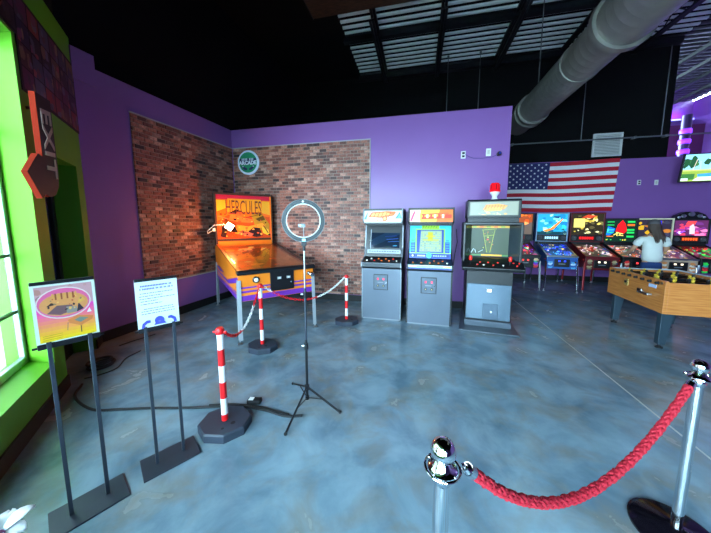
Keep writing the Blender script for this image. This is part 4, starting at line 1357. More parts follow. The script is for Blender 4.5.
# clip lamp with the orange light
HM = Matrix.Translation((-2.111, 2.811, 0)) @ Matrix.Rotation(R(47.13), 4, 'Z')
t = thing('clip_lamp', 'small glowing orange-white lamp clipped before the giant pinball backglass', 'lamp', HM @ Vector((0, 1.74, 1.38)), R(47.13))
MB().box(-0.045, -0.008, -0.03, 0.04, -0.03, 0.03).build('clamp', M['white'], t, bevel=0.006)
MB().tube([(-0.03, -0.02, 0.0), (-0.13, -0.06, -0.06), (-0.14, -0.12, -0.02), (-0.04, -0.16, 0.08), (0.1, -0.15, 0.09), (0.17, -0.14, 0.07)], 0.006, 6).build('gooseneck', M['white'], t, smooth=True)
mb = MB(); mb.xf = Matrix.Translation((0.20, -0.12, 0.055)) @ Matrix.Rotation(R(35), 4, 'Y')
mb.box(-0.062, 0.062, 0.0, 0.025, -0.062, 0.062)
mb.build('lamp_head', M['white'], t, bevel=0.008)
mb = MB(); mb.xf = Matrix.Translation((0.20, -0.12, 0.055)) @ Matrix.Rotation(R(35), 4, 'Y')
mb.box(-0.055, 0.055, -0.006, 0.0, -0.055, 0.055)
mb.build('led_panel', mat('warm_led_panel', (255, 190, 130), 0.4, emit=30, var=0), t)
l = bpy.data.lights.new('lamp_glow', 'POINT'); l.energy = 17; l.color = (1.0, 0.30, 0.05); l.shadow_soft_size = 0.05
o = bpy.data.objects.new('lamp_glow', l); COL.objects.link(o); o.parent = t; o.location = (0.19, -0.22, 0.06)

# ================================================================== ROW OF PINBALL MACHINES
def pinball(label, x, y, rot, body, trim, art, pfcols, top=1.74, display=(230, 30, 30), legm=None, apron=None, w=0.56, bbw=0.66, glow=1.0, seed=1, frame=None, disp_box=True):
    t = thing('pinball_machine', label, 'pinball machine', (x, y, 0), rot, 'pinball machines lined up along the far purple wall')
    h = w / 2; zf, zr, L_ = 0.76, 0.98, 1.2
    legm = legm or M['steel']
    MB().prism_x([(0, 0.50), (0, zf), (0.86, zr), (L_, zr), (L_, 0.56)], -h, h).build('cabinet_body', body, t, bevel=0.005)
    MB().box(-h - 0.008, h + 0.008, -0.02, 0.045, zf - 0.005, zf + 0.03).build('lockbar', trim, t, bevel=0.004)
    for s in (-1, 1):
        x0, x1 = sorted((s * h, s * (h - 0.022)))
        MB().prism_x([(0.045, zf + 0.005), (0.045, zf + 0.03), (0.86, zr + 0.03), (0.86, zr)], x0, x1).build('side_rail', trim, t)
        MB().lathe([(0.014, 0), (0.014, 0.01)], (s * (h + (0.0 if s > 0 else 0.01)), 0.10, 0.70), 10, 0, 'x').build('flipper_button', mbtn_r, t, smooth=True)
    # coin door and front details
    d = MB().box(-0.14, 0.14, -0.012, 0.0, 0.545, 0.715).build('coin_door', M['black_gloss'], t, bevel=0.005)
    for s in (-0.05, 0.05):
        MB().box(s - 0.018, s + 0.018, -0.018, -0.012, 0.655, 0.69).build('coin_slot', mat('lit_coin_' + str(seed), pfcols[0], 0.4, emit=1.2), d)
    MB().box(-0.06, 0.06, -0.016, -0.012, 0.60, 0.62).build('badge', msilver, d)
    MB().lathe([(0.016, 0), (0.008, -0.012), (0.008, -0.05), (0.018, -0.055), (0.018, -0.07)], (h - 0.06, 0, 0.66), 10, 0, 'y').build('plunger', M['chrome'], t, smooth=True)
    for q, s in enumerate((0.0, 0.75)):
        a = Art(seed + 50 + q)
        for k in range(5):
            a.blob(s + 0.125, 0.1 + k * 0.17, 0.1, 0.16, apron[k % len(apron)] if apron else pfcols[k % len(pfcols)])
        a.build('front_art', t, (-h + 0.004, -0.0004, 0.505), (w - 0.008, 0, 0), (0, 0, 0.235), emit=0.04)
    # legs
    for sx in (-1, 1):
        for yy, q in ((0.02, -1), (L_ - 0.03, 1)):
            lg = MB().bar((sx * (h + 0.004), yy, 0.66), (sx * (h + 0.02), yy + q * 0.05, 0.05), 0.034, 0.034).build('leg', legm, t, bevel=0.006)
            MB().lathe([(0.024, 0.0), (0.024, 0.01), (0.008, 0.018), (0.008, 0.06)], (sx * (h + 0.02), yy + q * 0.05, 0), 10).build('leveller_foot', M['steel'], lg, smooth=True)
    # playfield with lit inserts
    pf = Art(seed)
    dark = tuple(int(c * 0.35) for c in pfcols[1])
    pf.rect(0, 0, 1, 1, dark)
    pf.spots(22, 0.05, 0.05, 0.95, 0.95, 0.05, 0.13, [tuple(int(v * 0.8) for v in c) for c in pfcols])
    slp = (zr - zf) / 0.86
    pf.build('playfield', t, (-h + 0.024, 0.05, zf + 0.05 * slp + 0.002), (w - 0.048, 0, 0), (0, 0.80, 0.80 * slp), emit=0.8 * glow, step=0.0001)
    li = Art(seed + 7)
    li.spots(34, 0.06, 0.08, 0.94, 0.96, 0.012, 0.026, pfcols, 0.1)
    li.build('insert_lamps', t, (-h + 0.024, 0.05, zf + 0.05 * slp + 0.006), (w - 0.048, 0, 0), (0, 0.80, 0.80 * slp), emit=3.0 * glow, step=0.00005)
    pr_ = random.Random(seed)
    for k in range(5):
        yy = 0.3 + 0.45 * pr_.random(); xx = pr_.uniform(-h + 0.08, h - 0.08)
        MB().lathe([(0.02, 0), (0.018, 0.008), (0.032, 0.012), (0.026, 0.02)], (xx, yy, zf + 0.001 + yy * slp), 10).build('bumper', amat(pfcols[k % len(pfcols)], 1.0 * glow), t, smooth=True)
    MB().add([(-h + 0.02, 0.045, zf + 0.026), (h - 0.02, 0.045, zf + 0.026), (h - 0.02, 0.86, zr + 0.026), (-h + 0.02, 0.86, zr + 0.026)], [(0, 1, 2, 3)]).build('playfield_glass', M['glass'], t)
    # backbox
    b = bbw / 2; y0, y1, z0 = 0.86, 1.14, zr + 0.06
    fm = frame or body
    MB().box(-h, h, y0 + 0.02, y1, zr, z0).build('backbox_neck', M['cab_black'], t)
    MB().box(-b, b, y0 + 0.03, y1, z0, top).build('backbox', body, t, bevel=0.006)
    fr = MB()
    fr.box(-b, -b + 0.028, y0, y0 + 0.03, z0, top).box(b - 0.028, b, y0, y0 + 0.03, z0, top).box(-b + 0.028, b - 0.028, y0, y0 + 0.03, top - 0.028, top).box(-b + 0.028, b - 0.028, y0, y0 + 0.03, z0, z0 + 0.02)
    fr.build('backbox_frame', fm, t, bevel=0.003)
    gz0 = z0 + 0.02
    if disp_box:
        sp = MB().box(-b + 0.028, b - 0.028, y0 + 0.004, y0 + 0.03, z0 + 0.02, z0 + 0.17).build('speaker_panel', M['black_gloss'], t)
        for s in (-1, 1):
            MB().lathe([(0.055, y0 + 0.004), (0.05, y0 - 0.002), (0.02, y0 + 0.002)], (s * (b - 0.09), 0, z0 + 0.095), 16, 0, 'y').build('speaker_grille', mat('speaker_mesh', (66, 66, 70), 0.6), sp, smooth=True)
        dm = Art(seed + 3)
        dm.rect(0, 0, 1, 1, tuple(int(c * 0.35) for c in display))
        for k in range(6):
            dm.rect(0.06 + k * 0.155, 0.2, 0.16 + k * 0.155, 0.8, display)
        dm.build('dot_display', sp, (-b * 0.45, y0 + 0.002, z0 + 0.055), (b * 0.9, 0, 0), (0, 0, 0.085), emit=1.6 * glow)
        gz0 = z0 + 0.175
    art.build('backglass', t, (-b + 0.03, y0 + 0.02, gz0), (bbw - 0.06, 0, 0), (0, 0, top - 0.03 - gz0), emit=1.15 * glow, rough=0.2, step=0.00015)
    return t


PY = 6.68
# 1 orange and grey, mostly behind the big cabinet
a = Art(101); a.rect(0, 0, 1, 1, (96, 84, 76)); a.poly([(0, 0.55), (0, 1), (1, 1), (1, 0.62), (0.6, 0.4)], (150, 70, 36))
a.spots(16, 0.1, 0.5, 0.9, 0.95, 0.05, 0.12, [(246, 120, 40), (226, 84, 30), (250, 160, 90)]); a.spots(8, 0.1, 0.05, 0.6, 0.3, 0.05, 0.12, [(90, 60, 220), (60, 40, 160), (110, 96, 90)])
pinball('pinball machine with fiery orange backglass half hidden by the large black cabinet', 2.37, PY + 0.04, R(-6), M['cab_black'], M['black_gloss'], a, [(240, 60, 50), (230, 60, 120), (120, 60, 220), (60, 190, 170), (250, 210, 160)], display=(220, 30, 40), seed=201)
# 2 cyan
a = Art(102); a.rect(0, 0, 1, 1, (40, 150, 190)); a.spots(22, 0.05, 0.2, 0.95, 0.95, 0.06, 0.16, [(50, 190, 226), (30, 120, 170), (120, 214, 200), (24, 90, 130), (160, 220, 190)])
a.rect(0, 0, 1, 0.14, (20, 60, 70)); a.spots(10, 0.05, 0.05, 0.95, 0.25, 0.05, 0.09, [(40, 90, 80), (120, 150, 120), (30, 70, 90)])
a.poly([(0.2, 0.2), (0.46, 0.3), (0.84, 0.78), (0.86, 0.74), (0.56, 0.26), (0.3, 0.14)], (240, 130, 50)); a.poly([(0.4, 0.3), (0.5, 0.36), (0.6, 0.5), (0.58, 0.4)], (250, 190, 120)); a.poly([(0.5, 0.84), (0.56, 0.9), (0.76, 0.88), (0.7, 0.78)], (30, 70, 120))
mblue = mat('blue_cabinet_art', (38, 92, 168), 0.4, var=0.35, scale=22)
pinball('pinball machine with cyan backglass, silver frame and blue lit playfield', 3.06, PY - 0.02, R(-8), mblue, M['steel'], a, [(40, 70, 255), (60, 110, 255), (30, 50, 230), (250, 220, 120), (90, 170, 255)], display=(150, 200, 220), seed=202, legm=M['chrome'], frame=mat('silver_blue_frame', (150, 176, 206), 0.3, 0.5), glow=1.0, apron=[(90, 170, 220), (40, 90, 170), (190, 220, 240)])
# 3 gold with dark red cabinet
a = Art(103); a.rect(0, 0, 1, 1, (46, 40, 28)); a.spots(26, 0.06, 0.06, 0.94, 0.92, 0.05, 0.11, [(226, 196, 90), (190, 160, 60), (120, 110, 60), (240, 226, 150), (90, 80, 50)])
a.rect(0.06, 0.35, 0.42, 0.78, (236, 214, 110)); a.poly([(0.3, 0.82), (0.5, 0.96), (0.8, 0.9), (0.6, 0.78)], (206, 70, 40)); a.spots(9, 0.1, 0.05, 0.9, 0.3, 0.03, 0.06, [(30, 28, 24), (60, 56, 40), (240, 230, 170)])
mdr = mat('dark_red_cabinet', (104, 18, 28), 0.35, var=0.2)
mrl = mat('red_powder_leg', (150, 34, 44), 0.35, 0.3)
pinball('pinball machine with gold backglass, red display and dark red cabinet', 3.79, PY - 0.03, R(-8), mdr, mdr, a, [(250, 226, 200), (214, 190, 160), (220, 60, 40), (180, 170, 150), (240, 200, 230)], display=(255, 24, 24), seed=203, legm=mrl, glow=0.75, apron=[(120, 110, 90), (180, 160, 120), (90, 30, 30)])
# 4 green / red / blue
a = Art(104); a.rect(0, 0, 1, 1, (20, 44, 36)); a.poly([(0.36, 0.45), (0.42, 0.78), (0.56, 0.98), (0.66, 0.8), (0.72, 0.5), (0.62, 0.36)], (250, 26, 34))
a.poly([(0.06, 0.3), (0.1, 0.7), (0.34, 0.6), (0.3, 0.4), (0.16, 0.28)], (30, 110, 226)); a.poly([(0.08, 0.4), (0.16, 0.52), (0.1, 0.64)], (60, 210, 200))
for z in (0.86, 0.72, 0.5, 0.38, 0.2):
    a.rect(0.72, z, 0.95, z + 0.08, (40, 200, 90) if z not in (0.72,) else (246, 110, 40))
    a.rect(0.08, z + 0.02, 0.3, z + 0.06, a.r.choice([(40, 190, 90), (240, 120, 50), (60, 190, 210)]))
for q in ((0.3, 0.3, 0.46, 0.42), (0.42, 0.26, 0.4, 0.44), (0.46, 0.3, 0.62, 0.28), (0.38, 0.42, 0.6, 0.36), (0.5, 0.28, 0.52, 0.4)):
    a.line(*q, 0.035, (252, 226, 110))
a.spots(8, 0.05, 0.04, 0.95, 0.14, 0.02, 0.04, [(60, 210, 90), (240, 200, 60)])
pinball('pinball machine with green, red and blue backglass, person playing it', 4.46, PY - 0.02, R(-8), M['cab_black'], M['black_gloss'], a, [(250, 60, 60), (230, 220, 230), (190, 60, 60), (250, 190, 160)], top=1.60, seed=204, glow=0.8, disp_box=False, bbw=0.63)
# 5 cream frame
a = Art(105); a.rect(0, 0, 1, 1, (50, 44, 60)); a.spots(16, 0.05, 0.05, 0.95, 0.9, 0.06, 0.14, [(226, 170, 40), (60, 60, 80), (110, 90, 60), (40, 150, 190), (200, 120, 50)]); a.poly([(0.3, 0.6), (0.35, 0.95), (0.7, 0.95), (0.72, 0.6)], (40, 40, 230))
mcream = mat('cream_frame', (250, 240, 200), 0.4, var=0.05)
pinball('pinball machine with cream backbox frame and blue-topped backglass beside the player', 5.09, PY - 0.02, R(-9), mat('white_orange_cabinet', (190, 160, 140), 0.4, var=0.3, scale=14), M['steel'], a, [(250, 220, 190), (190, 170, 210), (230, 180, 140), (250, 230, 120)], top=1.60, seed=205, glow=0.6, frame=mcream, disp_box=False, apron=[(220, 140, 80), (230, 220, 210)], bbw=0.63)
# 6 pink with topper
a = Art(106); a.rect(0, 0, 1, 1, (90, 40, 84)); a.spots(20, 0.05, 0.05, 0.95, 0.95, 0.07, 0.17, [(200, 80, 150), (150, 50, 130), (226, 120, 170), (110, 50, 120), (214, 60, 90)])
a.poly([(0.34, 0.75), (0.4, 0.95), (0.66, 0.95), (0.6, 0.7)], (240, 70, 70)); a.poly([(0.48, 0.1), (0.46, 0.6), (0.56, 0.78), (0.62, 0.55), (0.64, 0.12)], (206, 190, 200)); a.spots(6, 0.1, 0.05, 0.4, 0.4, 0.03, 0.06, [(170, 90, 250), (230, 200, 250)])
p6 = pinball('pinball machine with pink backglass, orange display and silver topper', 5.75, PY - 0.02, R(-9), M['cab_black'], M['black_gloss'], a, [(60, 230, 90), (250, 60, 60), (190, 40, 60), (40, 180, 160)], top=1.58, display=(255, 90, 30), seed=206, glow=0.8, w=0.55, bbw=0.60)
tp = MB()
tp.prism_y([(-0.29, 1.58), (0.29, 1.58), (0.22, 1.68), (0.1, 1.74), (-0.1, 1.74), (-0.22, 1.68)], 0.9, 1.05)
tpo = tp.build('topper', M['black_gloss'], p6, bevel=0.006)
for x, z, r in ((-0.13, 1.65, 0.04), (0.0, 1.69, 0.05), (0.13, 1.65, 0.04), (-0.2, 1.62, 0.025), (0.2, 1.62, 0.025)):
    MB().lathe([(r, 0.9), (r, 0.885), (r * 0.5, 0.88)], (x, 0, z), 14, 0, 'y').build('topper_emblem', M['steel'], tpo, smooth=True)

# ================================================================== FOOSBALL TABLE
t = thing('foosball_table', 'oak foosball table with yellow players and dark slanted legs', 'foosball table', (2.80, 3.78, 0), R(-4))
FW, FL, fz0, fz1 = 0.80, 1.08, 0.44, 0.815
MB().box(0, 0.035, 0, FL, fz0, fz1).build('side_panel', M['wood'], t, bevel=0.004)
MB().box(FW - 0.035, FW, 0, FL, fz0, fz1).build('side_panel', M['wood'], t, bevel=0.004)
MB().box(0.035, FW - 0.035, 0, 0.035, fz0, fz1 - 0.003).build('end_panel', M['wood'], t, bevel=0.003)
MB().box(0.035, FW - 0.035, FL - 0.035, FL, fz0, fz1 - 0.003).build('end_panel', M['wood'], t, bevel=0.003)
MB().box(0.035, FW - 0.035, 0.035, FL - 0.035, fz0 + 0.02, fz0 + 0.05).build('floor_board', M['cab_black'], t)
MB().box(0.035, FW - 0.035, 0.035, FL - 0.035, fz1 - 0.13, fz1 - 0.11).build('playfield', mat('green_playfield', (70, 90, 78), 0.4), t)
mrail = mat('pale_blue_rail', (196, 216, 226), 0.3, 0.2)
for b in ((0.0, 0.03, 0, FL), (FW - 0.03, FW, 0, FL), (0.03, FW - 0.03, FL - 0.03, FL)):
    MB().box(b[0], b[1], b[2], b[3], fz1, fz1 + 0.012).build('top_rail', mrail if b[0] > 0.01 else M['wood'], t)
myel = mat('yellow_player', (226, 186, 50), 0.4); mdkp = mat('dark_player', (44, 36, 34), 0.4)
for k in range(8):
    yy = 0.11 + k * 0.123
    rd = MB().cyl((-0.02, yy, fz1 - 0.028), (FW + 0.14, yy, fz1 - 0.028), 0.008, n=8).build('rod', M['chrome'], t, smooth=True)
    MB().lathe([(0.014, -0.03), (0.016, -0.022), (0.016, -0.002), (0.02, 0.0)], (0, yy, fz1 - 0.028), 10, 0, 'x').build('rod_cap', M['rubber'], rd, smooth=True)
    MB().lathe([(0.012, FW + 0.02), (0.018, FW + 0.04), (0.018, FW + 0.13), (0.01, FW + 0.14)], (0, yy, fz1 - 0.028), 10, 0, 'x').build('handle', M['rubber'], rd, smooth=True)
    for j in range(3 if k % 2 else 4):
        xx = 0.14 + j * 0.17 + 0.05 * (k % 2)
        MB().box(xx - 0.012, xx + 0.012, yy - 0.012, yy + 0.012, fz1 - 0.10, fz1 - 0.01).ball((xx, yy, fz1 + 0.008), 0.016, 8, 6).build('player', myel if k in (0, 2, 3, 5, 7) else mdkp, rd)
# coin mechanism, label, ball return on the left side
MB().box(-0.01, 0.0, 0.62, 0.70, 0.64, 0.73).build('coin_plate', mat('brass_coin_plate', (196, 160, 90), 0.35, 0.5), t, bevel=0.003)
MB().lathe([(0.018, 0.0), (0.018, -0.02), (0.01, -0.022)], (-0.002, 0.66, 0.69), 10, 0, 'x').build('coin_slot', M['black_gloss'], t, smooth=True)
MB().box(-0.004, 0.0, 0.13, 0.25, 0.715, 0.755).build('price_label', mat('pale_blue_label', (190, 206, 240), 0.5), t)
MB().box(-0.05, 0.0, 0.18, 0.36, 0.615, 0.64).build('coin_slide', M['steel'], t, bevel=0.005)
MB().box(-0.02, 0.0, 0.34, 0.42, 0.60, 0.66).build('coin_slide_block', M['chrome'], t, bevel=0.005)
MB().lathe([(0.014, 0), (0.014, -0.01)], (0, 0.05, 0.795), 12, 0, 'x').build('corner_bolt', M['steel'], t, smooth=True)
mleg = mat('slate_leg', (50, 66, 78), 0.4, 0.2)
for x, y in ((0.03, 0.05), (FW - 0.13, 0.05), (0.03, FL - 0.15), (FW - 0.13, FL - 0.15)):
    lg = MB().prism_y([(x, fz0 + 0.02), (x + 0.12, fz0 + 0.02), (x + 0.07, 0.05), (x - 0.0, 0.05)], y, y + 0.07).build('leg', mleg, t, bevel=0.005)
    MB().lathe([(0.035, 0.0), (0.035, 0.014), (0.014, 0.022), (0.014, 0.06)], (x + 0.035, y + 0.035, 0), 14).build('leveller_foot', M['rubber'], lg, smooth=True)

# ================================================================== PERSON
def skin_mesh(name, verts, edges, material, parent, subs=2, root=0, smooth=True):
    """verts: list of (co, rx, ry)"""
    me = bpy.data.meshes.new(name)
    me.from_pydata([v[0] for v in verts], edges, [])
    o = bpy.data.objects.new(name, me); COL.objects.link(o); o.parent = parent
    md = o.modifiers.new('skin', 'SKIN'); md.use_smooth_shade = True
    md.branch_smoothing = 0.4
    sv = me.skin_vertices[0].data
    for i, v in enumerate(verts):
        sv[i].radius = (v[1], v[2]); sv[i].use_root = (i == root)
    ms = o.modifiers.new('sub', 'SUBSURF'); ms.levels = subs; ms.render_levels = subs
    me.materials.append(material)
    return o


t = thing('person', 'person seen from behind in white t-shirt, jeans and cap playing pinball', 'person', (4.27, 6.12, 0), R(-8))
# body: pelvis 0, spine, neck, head, legs, arms (local y = facing direction)
V = [((0, 0, 0.80), 0.125, 0.10), ((0, 0.01, 0.95), 0.115, 0.09), ((0, 0.02, 1.14), 0.13, 0.095), ((0, 0.03, 1.235), 0.085, 0.07), ((0, 0.035, 1.29), 0.045, 0.048), ((0, 0.05, 1.37), 0.068, 0.078), ((0, 0.055, 1.46), 0.072, 0.085), ((0, 0.05, 1.51), 0.04, 0.05),
     ((-0.075, 0, 0.72), 0.075, 0.08), ((-0.085, 0.02, 0.43), 0.052, 0.055), ((-0.09, -0.01, 0.09), 0.034, 0.04), ((-0.095, 0.09, 0.045), 0.036, 0.03), ((-0.097, 0.16, 0.03), 0.03, 0.02),
     ((0.075, 0, 0.72), 0.075, 0.08), ((0.085, 0.02, 0.43), 0.052, 0.055), ((0.09, -0.01, 0.09), 0.034, 0.04), ((0.095, 0.09, 0.045), 0.036, 0.03), ((0.097, 0.16, 0.03), 0.03, 0.02),
     ((-0.165, 0.02, 1.21), 0.05, 0.05), ((-0.245, 0.09, 1.0), 0.036, 0.038), ((-0.235, 0.31, 0.885), 0.025, 0.028), ((-0.225, 0.38, 0.875), 0.032, 0.02),
     ((0.165, 0.02, 1.21), 0.05, 0.05), ((0.235, 0.09, 1.0), 0.036, 0.038), ((0.225, 0.31, 0.885), 0.025, 0.028), ((0.22, 0.38, 0.875), 0.032, 0.02)]
E_ = [(0, 1), (1, 2), (2, 3), (3, 4), (4, 5), (5, 6), (6, 7), (0, 8), (8, 9), (9, 10), (10, 11), (11, 12), (0, 13), (13, 14), (14, 15), (15, 16), (16, 17), (3, 18), (18, 19), (19, 20), (20, 21), (3, 22), (22, 23), (23, 24), (24, 25)]
for s, hnd in ((-1, 21), (1, 25)):
    hx, hy, hz = V[hnd][0]
    for k, (dx, ln) in enumerate(((-0.027, 0.055), (-0.009, 0.068), (0.009, 0.064), (0.026, 0.048))):
        i = len(V)
        V.append(((hx + dx, hy + 0.03, hz), 0.009, 0.009)); V.append(((hx + dx * 1.1, hy + 0.03 + ln * 0.6, hz - 0.008), 0.008, 0.008)); V.append(((hx + dx * 1.1, hy + 0.03 + ln, hz - 0.03), 0.007, 0.007))
        E_ += [(hnd, i), (i, i + 1), (i + 1, i + 2)]
    i = len(V)
    V.append(((hx - s * 0.035, hy + 0.005, hz - 0.008), 0.010, 0.010)); V.append(((hx - s * 0.05, hy + 0.04, hz - 0.02), 0.009, 0.009))
    E_ += [(hnd, i), (i, i + 1)]
skin_mesh('body', V, E_, M['skin'], t)
skin_mesh('t_shirt', [((0, 0, 0.73), 0.17, 0.132), ((0, 0.005, 0.92), 0.158, 0.12), ((0, 0.02, 1.12), 0.168, 0.12), ((0, 0.03, 1.235), 0.115, 0.088), ((0, 0.035, 1.262), 0.068, 0.062),
                      ((-0.165, 0.025, 1.20), 0.075, 0.073), ((-0.235, 0.06, 1.06), 0.068, 0.068), ((0.165, 0.025, 1.20), 0.075, 0.073), ((0.228, 0.06, 1.06), 0.068, 0.068)],
          [(0, 1), (1, 2), (2, 3), (3, 4), (3, 5), (5, 6), (3, 7), (7, 8)], M['tshirt'], t)
skin_mesh('jeans', [((0, 0, 0.82), 0.15, 0.115), ((0, 0, 0.76), 0.155, 0.12), ((-0.078, 0, 0.68), 0.088, 0.092), ((-0.086, 0.02, 0.43), 0.068, 0.07), ((-0.09, -0.01, 0.07), 0.062, 0.065),
                    ((0.078, 0, 0.68), 0.088, 0.092), ((0.086, 0.02, 0.43), 0.068, 0.07), ((0.09, -0.01, 0.07), 0.062, 0.065)],
          [(0, 1), (1, 2), (2, 3), (3, 4), (1, 5), (5, 6), (6, 7)], M['denim'], t)
for s in (-1, 1):
    skin_mesh('shoe', [((s * 0.092, -0.03, 0.045), 0.042, 0.042), ((s * 0.095, 0.06, 0.04), 0.044, 0.036), ((s * 0.098, 0.16, 0.032), 0.038, 0.03)], [(0, 1), (1, 2)], M['rubber'], t)
# hair: overlapping long locks from under the cap down the back
hm = MB()
hr = random.Random(5)
for k in range(26):
    a = PI + PI * k / 25
    x0 = 0.072 * math.cos(a); y0 = 0.05 + 0.085 * math.sin(a)
    ln = hr.uniform(0.24, 0.34)
    sx = 0.05 * (hr.random() - 0.3)
    hm.tube([(x0, y0, 1.48), (x0 * 1.12 + 0.01, y0 * 1.05 - 0.008, 1.38), (x0 * 0.95 + 0.02 + sx * 0.4, min(y0, 0.0) - 0.055, 1.28), (x0 * 0.75 + 0.03 + sx, -0.115, 1.46 - ln)], [0.014, 0.019, 0.018, 0.004], 6)
hm.build('hair', M['hair'], t, smooth=True)
cm = MB()
cm.lathe([(0.087, 1.455), (0.090, 1.475), (0.084, 1.515), (0.062, 1.548), (0.03, 1.562), (0.004, 1.564)], (0, 0.052, 0), 20)
cm.add([(x, y, z) for x, y, z in ((-0.075, 0.09, 1.468), (-0.06, 0.19, 1.452), (0.0, 0.215, 1.45), (0.06, 0.19, 1.452), (0.075, 0.09, 1.468), (-0.075, 0.09, 1.478), (-0.06, 0.19, 1.460), (0.0, 0.215, 1.458), (0.06, 0.19, 1.460), (0.075, 0.09, 1.478))],
       [(0, 1, 2, 3, 4), (9, 8, 7, 6, 5), (0, 5, 6, 1), (1, 6, 7, 2), (2, 7, 8, 3), (3, 8, 9, 4)])
cm.build('cap', M['capm'], t, smooth=True)
# face features (turned away from the photograph's camera)
MB().ball((0, 0.148, 1.415), 0.014, 10, 8, 0, (0.8, 1, 1.3)).build('nose', M['skin'], t, smooth=True)
for s in (-1, 1):
    MB().ball((s * 0.028, 0.132, 1.435), 0.010, 10, 8).build('eye', M['white'], t, smooth=True)
    MB().ball((s * 0.078, 0.05, 1.425), 0.02, 10, 8, 0, (0.4, 0.8, 1.3)).build('ear', M['skin'], t, smooth=True)
MB().box(-0.022, 0.022, 0.125, 0.138, 1.372, 1.38).build('mouth', mat('lips', (170, 90, 84), 0.5), t, bevel=0.003)

# ================================================================== CHROME STANCHIONS AND ROPES
def stanchion(label, x, y, h):
    t = thing('stanchion', label, 'stanchion', (x, y, 0), 0, 'chrome rope stanchions')
    MB().lathe([(0.165, 0.0), (0.165, 0.012), (0.15, 0.02), (0.06, 0.034), (0.03, 0.045)], (0, 0, 0), 40).build('base', mat('black_gloss_base', (26, 22, 32), 0.12, 0.6, var=0.1), t, smooth=True)
    MB().cyl((0, 0, 0.04), (0, 0, h - 0.11), 0.0205, n=28).build('pole', M['chrome'], t, smooth=True)
    MB().lathe([(0.021, h - 0.120), (0.026, h - 0.112), (0.026, h - 0.098), (0.024, h - 0.092), (0.036, h - 0.086), (0.037, h - 0.080), (0.028, h - 0.074), (0.024, h - 0.066), (0.02, h - 0.058)], (0, 0, 0), 28).build('collar', M['chrome'], t, smooth=True)
    MB().ball((0, 0, h - 0.032), 0.032, 28, 16).build('ball_finial', M['chrome'], t, smooth=True)
    MB().torus((0, 0, h - 0.080), 0.043, 0.0034, 32, 8, 0, 'z').build('rope_ring', M['chrome'], t, smooth=True)
    for k in range(4):
        a = k * PI / 2 + 0.9
        MB().cyl((0.03 * math.cos(a), 0.03 * math.sin(a), h - 0.082), (0.043 * math.cos(a), 0.043 * math.sin(a), h - 0.080), 0.004, n=8).build('ring_spoke', M['chrome'], t, smooth=True)
    return t


SL = (0.076, 0.655, 0.962); SR = (1.25, 1.465, 0.89)
stanchion('chrome stanchion with ball top carrying only one end of the red rope', *SL)
stanchion('chrome stanchion with ball top and dark base, red rope on both sides', *SR)


def rope(label, pts, name='velvet_rope'):
    """twisted rope along smooth points"""
    t = thing(name, label, 'rope', pts[0], 0, 'red barrier ropes')
    o0 = Vector(pts[0])
    P = [Vector(p) - o0 for p in pts]
    # dense Catmull-Rom
    D = []
    Q = [P[0] * 2 - P[1]] + P + [P[-1] * 2 - P[-2]]
    for i in range(1, len(Q) - 2):
        for k in range(24):
            u = k / 24
            D.append(0.5 * ((2 * Q[i]) + (Q[i + 1] - Q[i - 1]) * u + (2 * Q[i - 1] - 5 * Q[i] + 4 * Q[i + 1] - Q[i + 2]) * u * u + (3 * Q[i] - Q[i - 1] - 3 * Q[i + 1] + Q[i + 2]) * u ** 3))
    D.append(P[-1])
    L = [0.0]
    for a, b in zip(D, D[1:]):
        L.append(L[-1] + (b - a).length)
    i0 = next(i for i, l_ in enumerate(L) if l_ > 0.035); i1 = next(i for i, l_ in enumerate(L) if l_ > L[-1] - 0.035)
    mb = MB()
    R0, rs = 0.0098, 0.0056
    for st in range(8):
        path = []; nx = None
        for i in range(i0, i1):
            tt = (D[i + 1] - D[i - 1]).normalized()
            if nx is None:
                nx = tt.cross(Vector((0, 0, 1))).normalized()
            nx = (nx - tt * nx.dot(tt)).normalized(); ny = tt.cross(nx)
            sgn = 1 if st % 2 == 0 else -1
            a = (st // 2) * PI / 2 + sgn * L[i] / 0.075 * 2 * PI * 0.62
            wob = R0 + 0.002 * math.sin(L[i] * 160 + st)
            path.append(D[i] + (nx * math.cos(a) + ny * math.sin(a)) * wob)
        # finer resample
        fp = []
        for a, b in zip(path, path[1:]):
            fp += [a, (a + b) / 2]
        mb.tube(fp + [path[-1]], rs, 7)
    mb.build('braid', M['rope'], t, smooth=True)
    for sgn, i in ((0, i0), (1, i1)):
        d = (D[min(i + 1, len(D) - 1)] - D[i - 1]).normalized() * (1 if sgn == 0 else -1)
        p = D[i]
        end = P[0] if sgn == 0 else P[-1]
        c = MB().cyl(p + d * 0.012, p - d * 0.012, 0.0165, n=16).cyl(p - d * 0.012, p - d * 0.024, 0.014, 0.008, n=16).build('end_cap', M['chrome'], t, smooth=True)
        MB().tube([p - d * 0.022, (p - d * 0.03) * 0.5 + end * 0.5 + Vector((0, 0, 0.004)), end], 0.0042, 8).build('snap_hook', M['chrome'], c, smooth=True)
    return t


pa = Vector((SL[0] + 0.05, SL[1] + 0.02, SL[2] - 0.083)); pb = Vector((SR[0] - 0.042, SR[1] - 0.03, SR[2] - 0.083))
pts = []
for k in range(9):
    f = k / 8
    p = pa.lerp(pb, f); p.z -= 0.29 * (1 - (2 * f - 1) ** 2) * (1.0 + 0.3 * (0.5 - f))
    pts.append(p)
rope('red braided rope slung between the two chrome stanchions', pts)
pc = Vector((SR[0] + 0.05, SR[1] + 0.03, SR[2] - 0.083)); pd_ = Vector((2.35, 1.0, 0.80))
pts = []
for k in range(9):
    f = k / 8
    p = pc.lerp(pd_, f); p.z -= 0.18 * (1 - (2 * f - 1) ** 2)
    pts.append(p)
rope('red braided rope leaving the dark-based stanchion toward the side', pts)

